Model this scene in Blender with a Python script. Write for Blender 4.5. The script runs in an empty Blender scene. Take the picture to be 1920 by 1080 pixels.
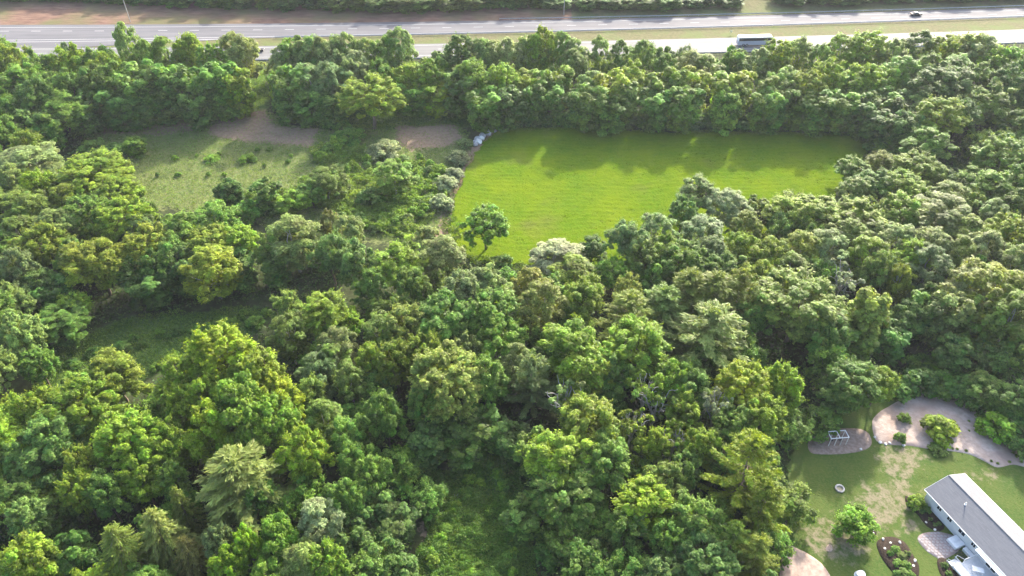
import bpy, bmesh, math, random
import numpy as np
from mathutils import Vector, Matrix

R = math.radians
S = bpy.context.scene
COL = S.collection
rng = np.random.default_rng(7)
random.seed(7)

# ------------------------------------------------------------------ camera, sky, sun, exposure
CAM_H, PITCH, FPX = 112.0, R(40.5), 1400.0
cam_d = bpy.data.cameras.new('camera')
cam_d.sensor_width = 36.0
cam_d.lens = 36.0 * FPX / 1920.0
cam_d.clip_start, cam_d.clip_end = 1.0, 5000.0
cam = bpy.data.objects.new('camera', cam_d)
COL.objects.link(cam)
cam.location = (0, 0, CAM_H)
cam.rotation_euler = (math.pi / 2 - PITCH, 0, 0)
S.camera = cam

SUN_EL, SUN_AZ = R(28), R(26)
world = bpy.data.worlds.new('World')
S.world = world
world.use_nodes = True
wn = world.node_tree.nodes
sky = wn.new('ShaderNodeTexSky')
sky.sky_type = 'NISHITA'
sky.sun_disc = False
sky.sun_elevation, sky.sun_rotation = SUN_EL, SUN_AZ
sky.air_density, sky.dust_density = 1.0, 4.0
bg = wn['Background']
bg.inputs['Strength'].default_value = 0.15
world.node_tree.links.new(sky.outputs[0], bg.inputs['Color'])
sun_d = bpy.data.lights.new('sun', 'SUN')
sun_d.energy = 2.7
sun_d.angle = R(1.8)
sun_d.color = (1.0, 0.94, 0.82)
sun = bpy.data.objects.new('sun', sun_d)
COL.objects.link(sun)
sv = Vector((math.sin(SUN_AZ) * math.cos(SUN_EL), math.cos(SUN_AZ) * math.cos(SUN_EL), math.sin(SUN_EL)))
sun.rotation_euler = (-sv).to_track_quat('-Z', 'Y').to_euler()
sun.location = (60, 150, 200)
S.view_settings.view_transform = 'Standard'
S.view_settings.look = 'None'
S.view_settings.exposure = 2.2
S.view_settings.gamma = 1.0
S.view_settings.use_curve_mapping = False
S.render.engine = 'CYCLES'
S.cycles.max_bounces = 6
S.cycles.diffuse_bounces = 3
S.cycles.transmission_bounces = 4
S.cycles.use_denoising = True

# ------------------------------------------------------------------ helpers
CT, ST = math.cos(PITCH), math.sin(PITCH)

def at(px, py, z=0.0):
    """Ground position of a point of the photograph (1920 px wide) that stands at height z."""
    x, y = (px - 960) / FPX, -(py - 540) / FPX
    d = (x, CT + y * ST, -ST + y * CT)
    t = (z - CAM_H) / d[2]
    return Vector((t * d[0], t * d[1], z))

def px_per_m(x, y, z):
    return FPX / (CT * y + ST * (CAM_H - z))

def tag(o, label=None, cat=None, group=None, kind=None):
    if label: o['label'] = label
    if cat: o['category'] = cat
    if group: o['group'] = group
    if kind: o['kind'] = kind
    return o

def link(name, data, parent=None, loc=None):
    o = bpy.data.objects.new(name, data)
    COL.objects.link(o)
    if parent is not None: o.parent = parent
    if loc is not None: o.location = loc
    return o

def empty(name, loc, rz=0.0):
    o = link(name, None, None, loc)
    o.rotation_euler = (0, 0, rz)
    o.empty_display_size = 0.5
    return o

def np_mesh(name, verts, faces, mat=None, attrs=None, smooth=False):
    """faces: (n,3) or (n,4) int array."""
    verts = np.asarray(verts, np.float32); faces = np.asarray(faces, np.int32)
    k = faces.shape[1]
    me = bpy.data.meshes.new(name)
    me.vertices.add(len(verts)); me.vertices.foreach_set('co', verts.ravel())
    me.loops.add(faces.size); me.loops.foreach_set('vertex_index', faces.ravel())
    me.polygons.add(len(faces))
    me.polygons.foreach_set('loop_start', np.arange(0, faces.size, k, dtype=np.int32))
    if smooth: me.polygons.foreach_set('use_smooth', np.ones(len(faces), bool))
    for an, (dom, arr) in (attrs or {}).items():
        arr = np.asarray(arr, np.float32)
        if arr.ndim == 2:
            a = me.attributes.new(an, 'FLOAT_VECTOR', dom); a.data.foreach_set('vector', arr.ravel())
        else:
            a = me.attributes.new(an, 'FLOAT', dom); a.data.foreach_set('value', arr)
    me.update(calc_edges=True)
    if mat: me.materials.append(mat)
    return me

def bm_obj(name, bm, mat, parent=None, loc=None, bevel=0.0, smooth=False):
    me = bpy.data.meshes.new(name)
    if bevel:
        bmesh.ops.bevel(bm, geom=bm.edges[:], offset=bevel, segments=1, affect='EDGES', clamp_overlap=True)
    bmesh.ops.recalc_face_normals(bm, faces=bm.faces[:])
    bm.to_mesh(me); bm.free()
    if smooth:
        for p in me.polygons: p.use_smooth = True
    me.materials.append(mat)
    return link(name, me, parent, loc)

def box(bm, c, s, rz=0.0, rx=0.0):
    m = Matrix.Translation(c) @ Matrix.Rotation(rz, 4, 'Z') @ Matrix.Rotation(rx, 4, 'X') @ Matrix.Diagonal((s[0], s[1], s[2], 1))
    bmesh.ops.create_cube(bm, size=1.0, matrix=m)
    return bm

def bar(bm, a, b, w, seg=6):
    a, b = Vector(a), Vector(b)
    d = b - a
    m = Matrix.Translation((a + b) / 2) @ d.to_track_quat('Z', 'Y').to_matrix().to_4x4()
    bmesh.ops.create_cone(bm, cap_ends=True, segments=seg, radius1=w, radius2=w, depth=d.length, matrix=m)

def poly_prism(bm, pts, z0, z1):
    lo = [bm.verts.new((p[0], p[1], z0)) for p in pts]; hi = [bm.verts.new((p[0], p[1], z1)) for p in pts]
    n = len(pts)
    bm.faces.new(lo[::-1]); bm.faces.new(hi)
    for i in range(n): bm.faces.new((lo[i], lo[(i + 1) % n], hi[(i + 1) % n], hi[i]))

def hash2(ix, iy, seed):
    h = (ix.astype(np.int64) * 374761393 + iy.astype(np.int64) * 668265263 + seed * 2147483647) & 0xffffffff
    h = ((h ^ (h >> 13)) * 1274126177) & 0xffffffff
    h = h ^ (h >> 16)
    return (h & 0xffff) / 65535.0

def vnoise(x, y, scale, seed=0, octaves=2):
    x, y = np.asarray(x, float) / scale, np.asarray(y, float) / scale
    out, amp, tot = 0, 1.0, 0
    for o in range(octaves):
        ix, iy = np.floor(x), np.floor(y)
        fx, fy = x - ix, y - iy
        fx, fy = fx * fx * (3 - 2 * fx), fy * fy * (3 - 2 * fy)
        a, b = hash2(ix, iy, seed + o), hash2(ix + 1, iy, seed + o)
        c, d = hash2(ix, iy + 1, seed + o), hash2(ix + 1, iy + 1, seed + o)
        out = out + amp * ((a * (1 - fx) + b * fx) * (1 - fy) + (c * (1 - fx) + d * fx) * fy)
        tot += amp; amp *= 0.5; x, y = x * 2.03, y * 2.03
    return out / tot

def gpoly(px, z=0.0):
    return np.array([at(a, b, z)[:2] for a, b in px])

def sdist(x, y, poly):
    """signed distance, positive inside"""
    x, y = np.asarray(x, float), np.asarray(y, float)
    best = np.full(x.shape, 1e9); ins = np.zeros(x.shape, bool)
    n = len(poly)
    for i in range(n):
        ax, ay = poly[i]; bx, by = poly[(i + 1) % n]
        ex, ey = bx - ax, by - ay
        t = np.clip(((x - ax) * ex + (y - ay) * ey) / (ex * ex + ey * ey + 1e-12), 0, 1)
        best = np.minimum(best, np.hypot(x - ax - t * ex, y - ay - t * ey))
        if abs(ey) > 1e-12:
            c = ((ay > y) != (by > y)) & (x < ex * (y - ay) / ey + ax)
            ins ^= c
    return np.where(ins, best, -best)

def sstep(v, w):
    t = np.clip(v / w * 0.5 + 0.5, 0, 1)
    return t * t * (3 - 2 * t)

def smooth_loop(pts, sub=5):
    """closed Catmull-Rom through pts"""
    P = np.array(pts, float); n = len(P); out = []
    for i in range(n):
        p0, p1, p2, p3 = P[i - 1], P[i], P[(i + 1) % n], P[(i + 2) % n]
        for k in range(sub):
            t = k / sub
            out.append(0.5 * ((2 * p1) + (-p0 + p2) * t + (2 * p0 - 5 * p1 + 4 * p2 - p3) * t * t + (-p0 + 3 * p1 - 3 * p2 + p3) * t ** 3))
    return np.array(out)

# ------------------------------------------------------------------ materials
class NT:
    def __init__(s, name):
        s.m = bpy.data.materials.new(name); s.m.use_nodes = True
        s.t = s.m.node_tree; s.b = s.t.nodes['Principled BSDF']; s.out = s.t.nodes['Material Output']
    def n(s, typ, **kw):
        nd = s.t.nodes.new('ShaderNode' + typ)
        for k, v in kw.items():
            if k.startswith('_'): setattr(nd, k[1:], v)
        return nd
    def put(s, sock, v):
        if isinstance(v, bpy.types.NodeSocket): s.t.links.new(v, sock)
        elif isinstance(v, (tuple, list)) and len(v) == 3 and sock.type == 'RGBA': sock.default_value = (*v, 1)
        else: sock.default_value = v
    def coord(s):
        return s.n('TexCoord').outputs['Object']
    def noise(s, scale, detail=4.0, rough=0.55, vec=None, stretch=None):
        nd = s.n('TexNoise'); v = vec or s.coord()
        if stretch:
            mp = s.n('Mapping'); s.put(mp.inputs['Vector'], v); mp.inputs['Scale'].default_value = stretch; v = mp.outputs[0]
        s.put(nd.inputs['Vector'], v)
        nd.inputs['Scale'].default_value = scale; nd.inputs['Detail'].default_value = detail; nd.inputs['Roughness'].default_value = rough
        return nd.outputs[0]
    def ramp(s, f, lo, hi, a=0.0, b=1.0):
        nd = s.n('MapRange'); nd.clamp = True
        s.put(nd.inputs[0], f)
        for i, v in enumerate((lo, hi, a, b)): nd.inputs[i + 1].default_value = v
        return nd.outputs[0]
    def math(s, op, a, b=0.0):
        nd = s.n('Math', _operation=op); s.put(nd.inputs[0], a); s.put(nd.inputs[1], b); return nd.outputs[0]
    def mix(s, f, a, b, blend='MIX'):
        nd = s.n('Mix', _data_type='RGBA', _blend_type=blend)
        s.put(nd.inputs[0], f); s.put(nd.inputs[6], a); s.put(nd.inputs[7], b); return nd.outputs[2]
    def attr(s, name):
        nd = s.n('Attribute'); nd.attribute_name = name; return nd.outputs['Fac']
    def bump(s, h, strength=0.5, dist=0.1):
        nd = s.n('Bump'); nd.inputs['Strength'].default_value = strength; nd.inputs['Distance'].default_value = dist
        s.put(nd.inputs['Height'], h); s.put(s.b.inputs['Normal'], nd.outputs[0])
    def done(s, col, rough=0.8, spec=0.3, metal=0.0):
        s.put(s.b.inputs['Base Color'], col); s.put(s.b.inputs['Roughness'], rough)
        s.b.inputs['Specular IOR Level'].default_value = spec; s.b.inputs['Metallic'].default_value = metal
        return s.m

def noisy(name, c1, c2, scale, rough=0.85, spec=0.25, bump=0.0, bdist=0.05, c3=None, scale3=0.3, stretch=None, metal=0.0):
    t = NT(name)
    n1 = t.noise(scale, 5, 0.6, stretch=stretch)
    c = t.mix(t.ramp(n1, 0.35, 0.65), c1, c2)
    if c3: c = t.mix(t.ramp(t.noise(scale3, 3), 0.45, 0.65), c, c3)
    if bump: t.bump(n1, bump, bdist)
    return t.done(c, rough, spec, metal)

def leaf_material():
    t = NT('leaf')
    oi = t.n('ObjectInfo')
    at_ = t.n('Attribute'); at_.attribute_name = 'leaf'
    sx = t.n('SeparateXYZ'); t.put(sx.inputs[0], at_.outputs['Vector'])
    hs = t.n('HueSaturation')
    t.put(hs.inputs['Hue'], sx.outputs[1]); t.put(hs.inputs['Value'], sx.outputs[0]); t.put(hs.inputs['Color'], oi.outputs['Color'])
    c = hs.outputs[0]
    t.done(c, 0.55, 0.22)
    tr = t.n('BsdfTranslucent')
    t.put(tr.inputs['Color'], t.mix(1.0, c, (1.25, 1.2, 0.55), 'MULTIPLY'))
    mx = t.n('MixShader'); mx.inputs[0].default_value = 0.48
    t.t.links.new(t.b.outputs[0], mx.inputs[1]); t.t.links.new(tr.outputs[0], mx.inputs[2])
    t.t.links.new(mx.outputs[0], t.out.inputs['Surface'])
    return t.m
LEAF = leaf_material()
BARK = noisy('bark', (0.10, 0.075, 0.055), (0.19, 0.155, 0.12), 3.0, 0.9, 0.1, 0.6, 0.05, stretch=(1, 1, 0.2))
PALEBARK = noisy('pale_bark', (0.28, 0.26, 0.23), (0.42, 0.39, 0.35), 2.5, 0.9, 0.1, 0.4, 0.04, stretch=(1, 1, 0.25))
WHITE = noisy('white_paint', (0.60, 0.61, 0.62), (0.68, 0.68, 0.68), 2.0, 0.5, 0.4)
GLASS = NT('window_glass').done((0.02, 0.025, 0.03), 0.08, 0.5)
RUBBER = NT('tyre_rubber').done((0.02, 0.02, 0.02), 0.8)
CHROME = NT('rim_metal').done((0.45, 0.45, 0.46), 0.3, 0.5, 0.9)
LAMPLENS = NT('lamp_lens').done((0.75, 0.75, 0.7), 0.15, 0.6)
REDLENS = NT('red_lens').done((0.35, 0.01, 0.01), 0.2, 0.6)
STEEL = noisy('galvanised_steel', (0.30, 0.31, 0.32), (0.42, 0.43, 0.44), 3.0, 0.5, 0.5, metal=0.6)
ROCK = noisy('grey_stone', (0.24, 0.23, 0.23), (0.46, 0.45, 0.43), 1.4, 0.9, 0.2, 0.6, 0.08)
MULCH = noisy('dark_mulch', (0.018, 0.014, 0.011), (0.05, 0.035, 0.026), 5.0, 0.95, 0.1, 1.0, 0.1)
WOOD = noisy('weathered_timber', (0.40, 0.37, 0.33), (0.58, 0.55, 0.50), 4.0, 0.8, 0.2, 0.3, 0.02)

HZ = bpy.data.materials.new('air'); HZ.use_nodes = True
HZ.node_tree.nodes.remove(HZ.node_tree.nodes['Principled BSDF'])
pv_ = HZ.node_tree.nodes.new('ShaderNodeVolumePrincipled'); pv_.inputs['Density'].default_value = 0.00008; pv_.inputs['Color'].default_value = (.86, .92, 1, 1); pv_.inputs['Anisotropy'].default_value = 0.2
HZ.node_tree.links.new(pv_.outputs[0], HZ.node_tree.nodes['Material Output'].inputs['Volume'])
bm = bmesh.new(); box(bm, (0, 0, 56), (8000, 8000, 116)); tag(bm_obj('haze', bm, HZ), 'thin pale haze in the air over the whole landscape', 'haze', kind='stuff')

# ------------------------------------------------------------------ pixel outlines of the ground areas
FIELD = [(942, 241), (1050, 239), (1200, 247), (1500, 248), (1590, 254), (1632, 272), (1615, 300), (1580, 345), (1520, 430), (1300, 490), (1000, 500), (885, 490), (838, 442), (850, 385), (872, 320), (905, 268)]
MEADOW = [(160, 228), (250, 218), (400, 203), (480, 196), (545, 232), (640, 245), (760, 228), (870, 236), (885, 275), (862, 330), (835, 420), (800, 470), (700, 450), (560, 440), (420, 400), (250, 385), (200, 310), (160, 262)]
DIRT = [[(385, 240), (430, 215), (495, 207), (515, 235), (600, 240), (582, 276), (500, 268), (400, 256)],
        [(742, 232), (855, 234), (868, 258), (840, 275), (770, 282), (742, 262)],
        [(160, 233), (340, 228), (380, 242), (300, 252), (190, 250)],
        [(880, 275), (930, 243), (912, 275), (878, 330), (845, 400), (838, 445), (815, 450), (828, 400), (860, 330)],
        [(780, 985), (800, 975), (822, 1020), (808, 1030), (785, 1010)], [(1090, 1050), (1150, 1030), (1160, 1100), (1090, 1100)],
        [(60, 960), (110, 955), (120, 985), (70, 1000)]]
LUSH = [[(80, 660), (230, 600), (400, 580), (510, 575), (480, 625), (300, 690), (230, 740), (70, 740)],
        [(800, 900), (900, 850), (960, 840), (985, 930), (1000, 1110), (760, 1110), (800, 1000)],
        [(520, 200), (640, 190), (860, 190), (900, 235), (640, 245)], [(1860, 200), (1930, 195), (1940, 260), (1870, 240)],
        [(1780, 300), (1850, 280), (1870, 330), (1800, 340)], [(440, 130), (500, 130), (500, 200), (440, 200)]]
LAWN = [(1470, 1110), (1478, 860), (1512, 800), (1560, 780), (1700, 735), (1850, 750), (1940, 820), (2060, 900), (2080, 1200), (1470, 1200)]
DRYLAWN = [[(1640, 838), (1700, 832), (1755, 850), (1730, 890), (1690, 915), (1650, 900)], [(1620, 905), (1700, 890), (1735, 930), (1700, 985), (1650, 1000), (1600, 1000), (1590, 940)],
           [(1500, 990), (1560, 960), (1625, 1000), (1640, 1045), (1590, 1060), (1520, 1040)], [(1690, 960), (1740, 975), (1720, 1010), (1660, 1005)], [(1780, 880), (1860, 880), (1900, 910), (1830, 900)]]
SAND = [(1634, 792), (1645, 775), (1665, 762), (1700, 744), (1740, 737), (1790, 740), (1840, 760), (1858, 790), (1872, 820), (1905, 842), (1930, 865), (1925, 876), (1900, 872), (1870, 877), (1845, 865), (1815, 852), (1780, 846), (1740, 842), (1700, 836), (1660, 834), (1640, 824)]
PLAYBED = [(1516, 826), (1540, 808), (1600, 803), (1628, 812), (1634, 834), (1615, 846), (1575, 852), (1532, 852), (1517, 846)]
ISLAND = [(1643, 1022), (1653, 1009), (1675, 1007), (1697, 1018), (1714, 1045), (1723, 1062), (1721, 1085), (1705, 1095), (1688, 1088), (1658, 1055)]
RINGBED = [(1625, 1000), (1632, 990), (1641, 993), (1643, 1003), (1636, 1010), (1627, 1008)]
HOUSEBED = [(1697, 930), (1712, 938), (1735, 950), (1770, 985), (1760, 997), (1742, 990), (1733, 982), (1718, 963), (1700, 948)]
DECKBED = [(1757, 1050), (1772, 1048), (1800, 1082), (1800, 1100), (1780, 1098), (1762, 1075)]
PATIO = [(1720, 1012), (1726, 1002), (1742, 998), (1765, 998), (1800, 1010), (1800, 1030), (1770, 1050), (1755, 1046), (1735, 1032)]
DIRTYARD = [(1470, 1028), (1500, 1031), (1525, 1045), (1545, 1062), (1562, 1090), (1570, 1120), (1470, 1120)]
G = {k: gpoly(v) for k, v in dict(FIELD=FIELD, MEADOW=MEADOW, LAWN=LAWN).items()}

# ------------------------------------------------------------------ ground
def axis(lo, hi, step, far):
    mid = np.arange(lo, hi + step, step)
    a = [lo - d for d in (3, 8, 20, 50, 120, 300, far)][::-1]; b = [mid[-1] + d for d in (3, 8, 20, 50, 120, 300, far)]
    return np.concatenate([a, mid, b])
gx, gy = axis(-165, 165, 1.1, 1800), axis(45, 330, 1.1, 1800)
X, Y = np.meshgrid(gx, gy); X, Y = X.ravel(), Y.ravel()
nx, ny = len(gx), len(gy)
ii = np.arange(nx * ny).reshape(ny, nx)
gf = np.stack([ii[:-1, :-1], ii[:-1, 1:], ii[1:, 1:], ii[1:, :-1]], -1).reshape(-1, 4)
near = (np.abs(X) < 200) & (Y > 30) & (Y < 250)
low = np.where(near, -0.25 * vnoise(X, Y, 9, 3, 3) - 0.02, -0.1)
wob = 3.0 * (vnoise(X, Y, 5, 11, 3) - 0.5)
m_meadow = sstep(sdist(X, Y, G['MEADOW']) + wob * 1.4, 4)
m_dirt = np.max([sstep(sdist(X, Y, gpoly(p)) + wob * 0.8, 1.8) for p in DIRT], 0)
m_lush = np.max([sstep(sdist(X, Y, gpoly(p)) + wob, 4) for p in LUSH], 0)
far_y = 268 + 0.04 * X
m_grass = sstep(Y - far_y + wob, 3) * (Y < 330) * (np.abs(X) < 170)
t = NT('ground_cover_soil')
n1, n2 = t.noise(0.9, 6, 0.65), t.noise(0.16, 4)
c = t.mix(t.ramp(n1, 0.35, 0.65), (0.030, 0.034, 0.016), (0.045, 0.062, 0.02))
mead = t.mix(t.ramp(n2, 0.4, 0.62), (0.115, 0.150, 0.042), (0.07, 0.12, 0.03)); mead = t.mix(t.ramp(n1, 0.3, 0.7), mead, (0.16, 0.165, 0.065))
lush = t.mix(t.ramp(n1, 0.35, 0.65), (0.045, 0.085, 0.02), (0.07, 0.12, 0.026))
dirt = t.mix(t.ramp(n1, 0.3, 0.7), (0.17, 0.118, 0.078), (0.245, 0.180, 0.125))
nn = t.math('MULTIPLY', t.math('SUBTRACT', n1, 0.5), 2.0)
def soft(a): return t.ramp(t.math('ADD', t.attr(a), nn), 0.35, 0.65)
c = t.mix(soft('meadow'), c, mead)
c = t.mix(soft('verge'), c, (0.085, 0.085, 0.036))
c = t.mix(soft('lush'), c, lush)
c = t.mix(soft('dirt'), c, dirt)
t.bump(n1, 0.8, 0.25)
GROUND = t.done(c, 0.95, 0.1)
g = link('ground', np_mesh('ground', np.stack([X, Y, low], -1), gf, GROUND, dict(meadow=('POINT', m_meadow), dirt=('POINT', m_dirt), lush=('POINT', m_lush), verge=('POINT', m_grass)), True))
tag(g, 'green and brown ground between the woods and meadows', 'ground', kind='structure')

def sheet(name, px, res, z, mat, label, cat, rag=0.6, hfun=None, attrs=None):
    P = gpoly(px)
    xs = np.arange(P[:, 0].min() - 1, P[:, 0].max() + 1, res); ys = np.arange(P[:, 1].min() - 1, P[:, 1].max() + 1, res)
    A, B = np.meshgrid(xs, ys)
    jx = A + res * 0.3 * (hash2(np.round(A / res), np.round(B / res), 5) - 0.5); jy = B + res * 0.3 * (hash2(np.round(A / res), np.round(B / res), 6) - 0.5)
    jx, jy = jx.ravel(), jy.ravel()
    ii = np.arange(A.size).reshape(A.shape)
    f = np.stack([ii[:-1, :-1], ii[:-1, 1:], ii[1:, 1:], ii[1:, :-1]], -1).reshape(-1, 4)
    sd = sdist(jx, jy, P) + rag * 2 * (vnoise(jx, jy, 1.6, 21, 2) - 0.5)
    f = f[(sd[f] > 0).sum(1) >= 3]
    zz = np.full(jx.shape, z) + (hfun(jx, jy, sd) if hfun else 0)
    used = np.unique(f); remap = np.full(A.size, -1); remap[used] = np.arange(len(used))
    at_ = {k: ('POINT', fn(jx, jy, sd)[used]) for k, fn in (attrs or {}).items()}
    o = link(name, np_mesh(name, np.stack([jx, jy, zz], -1)[used], remap[f], mat, at_, True))
    return tag(o, label, cat, kind='structure')

def bed(name, px, z, mat, label, cat, sub=5, lift=0.0):
    """smooth outlined bed, a slight mound with a real rim"""
    L = smooth_loop(gpoly(px), sub)
    bm = bmesh.new(); ctr = L.mean(0)
    rings = []
    for k, zz in ((1.0, 0.0), (0.985, z), (0.7, z + lift * 0.7), (0.35, z + lift)):
        rings.append([bm.verts.new((*(ctr + (p - ctr) * k), zz)) for p in L])
    n = len(L)
    for a, b in zip(rings, rings[1:]):
        for i in range(n): bm.faces.new((a[i], a[(i + 1) % n], b[(i + 1) % n], b[i]))
    bm.faces.new(rings[-1])
    bmesh.ops.triangulate(bm, faces=[f for f in bm.faces if len(f.verts) > 4])
    o = bm_obj(name, bm, mat, smooth=True)
    return tag(o, label, cat, kind='structure')

# mown field: windrow ridges of cut grass are real relief
def row_phase(x, y):
    return (y + 3.0 * np.sin(x * 0.045 + 0.6) + 0.9 * np.sin(x * 0.16 + y * 0.05) + 1.6 * vnoise(x, y, 7, 31)) / 1.9
def rowh(x, y, sd):
    r = 0.5 + 0.5 * np.sin(2 * math.pi * row_phase(x, y))
    k = np.clip(1.5 * vnoise(x, y, 7, 41, 3) - .25, 0.05, 1)
    return 0.09 * r ** 2 * k + 0.14 * vnoise(x, y, 0.9, 51, 2) + 0.02
t = NT('mown_grass')
n1, n2 = t.noise(1.6, 6, 0.7), t.noise(0.09, 4)
c = t.mix(t.ramp(n2, 0.36, 0.64), (0.062, 0.122, 0.005), (0.104, 0.150, 0.005))
c = t.mix(t.ramp(t.attr('row'), 0.35, 0.9, 0.0, 0.2), c, (0.056, 0.112, 0.005))
c = t.mix(t.ramp(n1, 0.42, 0.72), c, (0.112, 0.148, 0.012))
c = t.mix(t.ramp(t.noise(0.05, 3), 0.58, 0.72, 0, 0.6), c, (0.085, 0.088, 0.03))
c = t.mix(t.ramp(t.noise(0.35, 5, 0.7, stretch=(.5, 1.2, 1)), 0.5, 0.75, 0, 0.55), c, (0.048, 0.09, 0.008))
t.bump(n1, 0.9, 0.2)
FIELDM = t.done(c, 0.95, 0.0)
sheet('mown_field', FIELD, 0.42, 0.03, FIELDM, 'bright yellow-green mown field with faint wavy windrows', 'field', 1.0, rowh,
      dict(row=lambda x, y, sd: 0.5 - 0.5 * np.sin(2 * math.pi * row_phase(x, y)) * np.clip(2.2 * vnoise(x, y, 7, 41, 3) - .5, 0, 1.3)))

t = NT('lawn_grass')
n1, n2, n3 = t.noise(2.2, 6, 0.7), t.noise(0.22, 4), t.noise(0.7, 5, 0.65)
c = t.mix(t.ramp(n2, 0.35, 0.6), (0.036, 0.076, 0.011), (0.056, 0.088, 0.015))
c = t.mix(t.ramp(n1, 0.4, 0.75, 0, 0.7), c, (0.10, 0.105, 0.032))
dry = t.mix(t.ramp(n1, 0.3, 0.7), (0.135, 0.115, 0.068), (0.215, 0.185, 0.125))
dr = t.ramp(t.math('ADD', t.attr('dry'), t.math('MULTIPLY', t.math('SUBTRACT', n3, 0.5), 2.2)), 0.40, 0.75, 0, 0.92)
c = t.mix(dr, c, dry)
t.bump(n1, 0.8, 0.12)
LAWNM = t.done(c, 0.95, 0.15)
def dryness(x, y, sd):
    w = 2.0 * (vnoise(x, y, 2.5, 61, 3) - 0.5)
    return np.clip(np.max([sstep(sdist(x, y, gpoly(p)) + w, 2.6) for p in DRYLAWN], 0) * 0.66, 0, 1)
sheet('lawn', LAWN, 0.4, 0.03, LAWNM, 'worn back lawn with dry straw-coloured patches behind the white house', 'lawn', 0.8, lambda x, y, sd: 0.05 * vnoise(x, y, 1.0, 71), dict(dry=dryness))

SANDM = noisy('pinkish_sand', (0.31, 0.245, 0.208), (0.41, 0.335, 0.29), 1.3, 0.95, 0.1, 0.9, 0.15, (0.27, 0.20, 0.165), 0.16)
BEDM = noisy('brown_gravel', (0.17, 0.125, 0.10), (0.26, 0.20, 0.165), 1.8, 0.95, 0.1, 0.8, 0.08)
DIRTM = noisy('bare_dirt', (0.25, 0.185, 0.15), (0.36, 0.28, 0.23), 1.2, 0.95, 0.1, 0.8, 0.1)
STONEM = noisy('patio_stone', (0.22, 0.20, 0.20), (0.31, 0.285, 0.285), 0.9, 0.85, 0.2, 0.3, 0.03)
JOINTM = noisy('patio_joint', (0.20, 0.16, 0.15), (0.27, 0.22, 0.21), 3.0, 0.95, 0.1)
bed('sand_bed', SAND, 0.10, SANDM, 'large pinkish sand bed curving behind the lawn', 'sand bed', 5, 0.15)
bed('gravel_bed', PLAYBED, 0.10, BEDM, 'oval brown gravel bed around the timber frame', 'gravel bed', 5, 0.05)
bed('mulch_bed', ISLAND, 0.14, MULCH, 'long dark mulch island bed planted with low bushes', 'mulch bed', 5, 0.2)
bed('mulch_ring', RINGBED, 0.12, MULCH, 'small round dark mulch bed beside the yard tree', 'mulch bed', 5, 0.1)
bed('foundation_bed', HOUSEBED, 0.12, MULCH, 'dark mulch strip along the wall of the white house', 'mulch bed', 5, 0.1)
bed('deck_bed', DECKBED, 0.12, MULCH, 'dark mulch strip below the white deck', 'mulch bed', 5, 0.1)
bed('dirt_patch', DIRTYARD, 0.08, DIRTM, 'bare brown dirt patch at the lower edge of the lawn', 'dirt', 5, 0.1)
pat = bed('patio', PATIO, 0.08, JOINTM, 'rounded flagstone patio beside the white deck', 'patio', 5, 0.0)
# flagstones: voronoi-like jittered cells, each a stone of its own
PP = smooth_loop(gpoly(PATIO), 5)
stone_meshes = []
for k in range(6):
    bm = bmesh.new(); r_ = random.Random(k)
    m = 6
    poly_prism(bm, [(0.30 * math.cos(2 * math.pi * i / m + r_.uniform(-.2, .2)) * r_.uniform(.85, 1.1), 0.26 * math.sin(2 * math.pi * i / m + r_.uniform(-.2, .2)) * r_.uniform(.85, 1.1)) for i in range(m)], 0, 0.03)
    me = bpy.data.meshes.new('flagstone'); bm.to_mesh(me); bm.free(); me.materials.append(STONEM); stone_meshes.append(me)
xs = np.arange(PP[:, 0].min(), PP[:, 0].max(), 0.62); ys = np.arange(PP[:, 1].min(), PP[:, 1].max(), 0.54); ns = 0
for j, y in enumerate(ys):
    for x in xs:
        x2, y2 = x + (0.31 if j % 2 else 0) + random.uniform(-.05, .05), y + random.uniform(-.04, .04)
        if sdist(np.array([x2]), np.array([y2]), PP)[0] > 0.25:
            o = link('flagstone', stone_meshes[ns % 6], pat, (x2, y2, 0.079 + random.uniform(0, .012))); o.rotation_euler = (0, 0, random.uniform(0, 6.28)); ns += 1

# ------------------------------------------------------------------ highway
def curve(c): return lambda x: c[0] * np.asarray(x, float) ** 2 + c[1] * np.asarray(x, float) + c[2]
FT, FB = curve((1.06e-4, .0452, 295.0)), curve((0.9e-4, .0610, 282.2))
NTOP, NBOT = curve((0.95e-4, .0450, 273.0)), curve((1.3e-4, .0420, 259.6))
RX = np.arange(-330, 331, 6.0)
def ribbon(name, f0, f1, z0, z1, mat, label=None, cat=None, xs=RX, cross=6, kind='structure', thick=0.0):
    rows = []
    for k in range(cross + 1):
        u = k / cross
        rows.append(np.stack([xs, f0(xs) * (1 - u) + f1(xs) * u, np.full(len(xs), z0 * (1 - u) + z1 * u)], -1))
    V = np.concatenate(rows); n = len(xs)
    ii = np.arange(n * (cross + 1)).reshape(cross + 1, n)
    F = np.stack([ii[:-1, :-1], ii[:-1, 1:], ii[1:, 1:], ii[1:, :-1]], -1).reshape(-1, 4)
    o = link(name, np_mesh(name, V, F, mat, None, True))
    return tag(o, label, cat, kind=kind) if label else o
t = NT('worn_asphalt')
n1, n2 = t.noise(0.5, 5, 0.6, stretch=(0.06, 1.0, 1)), t.noise(0.25, 4, stretch=(0.1, 1.4, 1))
c = t.mix(t.ramp(n1, 0.3, 0.7), (0.085, 0.083, 0.09), (0.125, 0.122, 0.13)); c = t.mix(t.ramp(n2, 0.5, 0.68, 0, 0.6), c, (0.155, 0.152, 0.155))
t.bump(t.noise(6.0, 3), 0.3, 0.02)
ASPH = t.done(c, 0.8, 0.15)
t = NT('concrete_lane')
n1 = t.noise(0.5, 5, 0.6, stretch=(0.06, 1.0, 1))
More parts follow.
